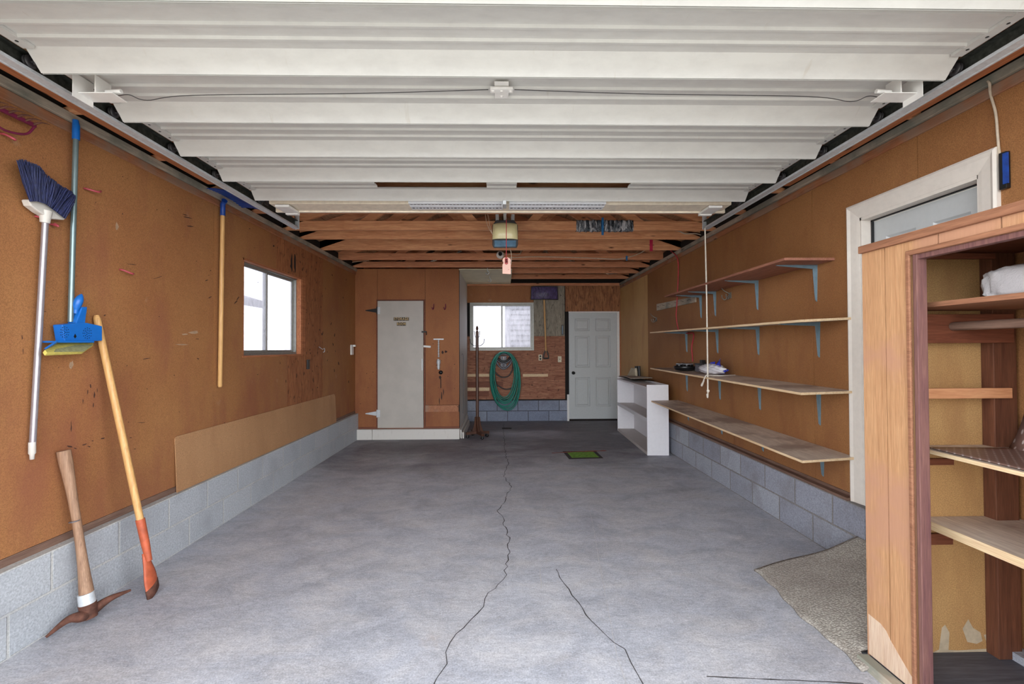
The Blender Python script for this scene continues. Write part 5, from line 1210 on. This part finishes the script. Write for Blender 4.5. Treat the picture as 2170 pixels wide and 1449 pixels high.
# ---- floor mat rising over the side door step
def matf(i, j):
    y = 2.90 + ((1.99 if j < .09 else 2.085) - 2.90) * i; x0_ = 1.600 - .03 * i + .012 * math.sin(i * 9) + .006 * math.sin(i * 31); x = x0_ + (2.285 - x0_) * j
    t = min(1, max(0, j)); z = .012 + .205 * (t ** 1.15) * (1 - .0 * i); z += .006 * math.sin(i * 7 + j * 5) * math.sin(math.pi * j)
    return (x, y + .012 * math.sin(j * 8) - .01 * j, z)
tag(MB().grid(matf, 40, 30, thick=(0, 0, -.011)).build('floor_mat', 'mat'), 'grey ribbed carpet mat sloping from the floor up to the side door', 'mat')
struct(MB().prism([(1.9, 2.1, 0), (2.27, 2.1, 0), (2.27, 2.1, .185), (2.1, 2.1, .125)], (0, .76, 0)).build('trim_15', 'sill', origin=(0, 0, 0)))

# ================================================================== OPEN CABINET
XF, YE_, ZT = 1.668, 2.068, 1.862; YN = 1.15; XI = XR - .006
cab = thing('storage_cabinet', (XF, YN, 0), 'tall open plywood cabinet with shelves at the right picture edge', 'cabinet')
yst = P(1935, 900, 'x', XF).y; yop = P(1944, 900, 'x', XF - .008).y; zop = P(2160, 489, 'x', XF).z; ygr = P(1880, 900, 'x', XF).y; ygr2 = P(1988, 505, 'x', XF).y; ygr3 = P(2122, 480, 'x', XF).y
fp = MB()
for (q0, q1_, za, zb_) in ((ygr + .003, YE_, .0, ZT), (yst, ygr - .003, .0, ZT), (ygr2 + .003, yst, zop, ZT), (ygr3 + .003, ygr2 - .003, zop, ZT), (YN, ygr3 - .003, zop, ZT)): fp.box(XF, XF + .009, q0, q1_, max(za, .03), zb_)
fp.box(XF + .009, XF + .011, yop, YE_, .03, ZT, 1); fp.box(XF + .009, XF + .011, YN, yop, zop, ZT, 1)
fp.build('face_panel', ['cabply', 'blackp'], cab)
MB().prism([(XF - .0014, YE_ - .001, .03), (XF - .0014, YE_ - .001, .21), (XF - .0014, ygr + .05, .205), (XF - .0014, ygr + .02, .19), (XF - .0014, ygr, .165), (XF - .0014, ygr - .04, .13), (XF - .0014, yst + .03, .085), (XF - .0014, yst, .07), (XF - .0014, yst, .03)], (.0013, 0, 0)).build('worn_patch', wood('bare_plywood_patch', (198, 168, 144), (214, 190, 168), 'z', knots=False), cab)
ep = MB(); ep.box(XF, XI - .05, YE_ + .0, YE_ + .008, .02, ZT); ep.build('end_panel', 'cabply', cab)
ep = MB(); ep.box(XF + .012, XI - .09, YE_ - .016, YE_ - .001, .02, ZT); ep.build('end_lining', 'hb_pale', cab)
mb = MB(); yl = YE_ - .0165
for shp in ([(1990, 1376), (1996, 1330), (2003, 1324), (2012, 1340), (2010, 1380)], [(2040, 1332), (2052, 1312), (2062, 1330), (2078, 1340), (2082, 1358), (2070, 1364), (2050, 1360)], [(1974, 1384), (1990, 1376), (2030, 1378), (2100, 1374), (2104, 1382), (2040, 1388)], [(2085, 1345), (2100, 1342), (2104, 1356), (2090, 1358)]):
    mb.prism([P(a_, b_, 'y', yl - .0008) for a_, b_ in shp], (0, .0007, 0))
mb.build('peeled_patch', plain('peeled_hardboard', (206, 188, 160), .8), cab)
MB().box(XF - .012, XF + .0, yst - .004, yst + .016 - .004, .03, zop + .02).box(XF - .012, XF, YN, yst, zop - .0, zop + .02).build('edge_trim', 'cabtrim', cab, bevel=.003)
MB().box(XF - .006, XF + .036, yop - .006, yop + .028 - .016, .02, zop).box(XF + .0, XF + .03, YN, yop, zop - .02, zop).build('stile', 'cabpost', cab, bevel=.002)
MB().box(XF - .016, XI - .36, YN, YE_ + .012, ZT, ZT + .034).build('top_rail', 'cabtrim', cab, bevel=.003)
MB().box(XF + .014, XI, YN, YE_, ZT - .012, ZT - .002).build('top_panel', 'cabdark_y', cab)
px1, px2 = P(2106, 900, 'y', 2.0).x, P(2141, 900, 'y', 2.0).x
MB().box(px1, px2 + .03, 1.995, YE_ - .017, .04, ZT - .012).build('corner_post', 'cabdark', cab, bevel=.003)
yb2 = 1.993
def railp(nm, pxa, pxb, pya, pyb, th=.018, mat='cabdark_y', y=yb2):
    A_, B_ = P(pxa, pyb, 'y', y - th), P(pxb, pya, 'y', y - th); return B(max(A_.x, XF + .038), B_.x, y - th, y, A_.z, B_.z).build(nm, mat, cab, bevel=.002)
railp('rod_cleat', 1950, 2149, 665, 727); railp('cross_rail', 1950, 2146, 822, 845, mat='fir'); railp('top_cleat', 1950, 2110, 536, 548)
railp('shelf_cleat', 1950, 2022, 972, 986, y=YE_ - .017); railp('shelf_cleat', 1950, 2020, 1131, 1155, y=YE_ - .017)
def cshelf(nm, xf, z, th, mats, slope=0):
    mb = MB(); mb.box(xf, XI, YN, YE_ - .018, z - th, z); mb.box(xf - .004, xf, YN, YE_ - .018, z - th, z, 1); return mb.build(nm, mats, cab)
cshelf('upper_shelf', 1.775, 1.614, .02, ['cabtrim', 'cabtrim'])
cshelf('middle_shelf', 1.86, .98, .016, ['shelf_top', 'shelf_edge'])
cshelf('lower_shelf', 1.895, .655, .035, ['shelf_top', 'shelf_edge'])
A_ = P(2010, 692, 'x', 1.99); MB().tube([(1.99, YN + .05, A_.z), (1.99, 1.973, A_.z)], .019, 16).build('clothes_rod', 'sill', cab)
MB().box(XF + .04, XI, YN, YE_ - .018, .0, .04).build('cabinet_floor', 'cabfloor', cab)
MB().box(XF - .001, XI, YN - .013, YN - .001, .0, ZT - .001).build('near_end_panel', 'cabply', cab)
def tread(i, j):
    x = 1.875 + .43 * j; z = .983
    if j > .78: z += .16 * ((j - .78) / .22) ** 1.3; x -= .03 * ((j - .78) / .22)
    return (x, 1.985 - .75 * i - (.04 * j), z + .001)
tag(MB().grid(tread, 16, 18, thick=(0, 0, .003)).build('shelf_liner', 'tread'), 'brown studded plastic liner curling up on the cabinet middle shelf', 'liner')
c = P(2063, 640, 'z', 1.616); random.seed(4)
def pack(i, j):
    th = i * 2 * math.pi; ph = (j - .5) * math.pi; e_ = .35
    f = lambda v: math.copysign(abs(v) ** e_, v)
    n_ = 1 + .03 * math.sin(th * 9 + ph * 5) + .02 * math.sin(th * 23 - ph * 11) + random.uniform(-.012, .012)
    return (c.x + .175 + .17 * f(math.cos(ph)) * f(math.cos(th)) * n_, c.y - .20 + .2 * f(math.cos(ph)) * f(math.sin(th)) * n_, 1.616 + .066 + .064 * f(math.sin(ph)) + (.006 * math.sin(th * 7) + random.uniform(-.004, .004) if ph > .1 else 0))
tag(MB().grid(pack, 64, 28).build('wrapped_package', 'wrap'), 'white package in clear shrink wrap on the top cabinet shelf', 'package')
q0, q1_ = FP(1834, 1405), FP(1890, 1449); wbd = MB().prism([(1.60, 2.065, 0), (1.66, 2.065, 0), (1.66, 2.065, .028), (1.612, 2.065, .03)], (0, -.7, 0)); tag(wbd.build('weathered_board', 'plate'), 'grey weathered board on the floor along the cabinet foot', 'board')

# ================================================================== OUTSIDE
nh = thing('neighbour_house', (-5.4, 6, 0), 'pale house wall seen through the left window', 'house')
B(-6.2, -5.4, 2.5, 9.5, -.1, 2.35).build('wall', 'siding', nh)
MB().prism([(-5.1, 2.2, 2.30), (-5.1, 2.2, 2.46), (-7.2, 2.2, 3.1), (-7.2, 2.2, 2.94)], (0, 7.6, 0)).build('roof', 'roofpale', nh)
nb_ = thing('sided_house', (.9, 11.2, 0), 'white lap-sided house seen through the right pane of the back window', 'house')
sd = MB()
for k in range(26):
    z = -.05 + k * .127; sd.prism([(.17, 11.2, z + .034), (.17, 11.14, z + .034), (.17, 11.17, z + .127), (.17, 11.2, z + .127)], (5, 0, 0))
sd.box(.17, 5.17, 11.2, 12.4, -.05, 3.25, 1); sd.build('siding', ['siding', 'dark'], nb_)  # dark body behind the gaps draws the laps' shadow lines in colour
MB().box(.05, .17, 11.16, 12.4, -.05, 3.25).build('corner_board', 'siding', nb_)
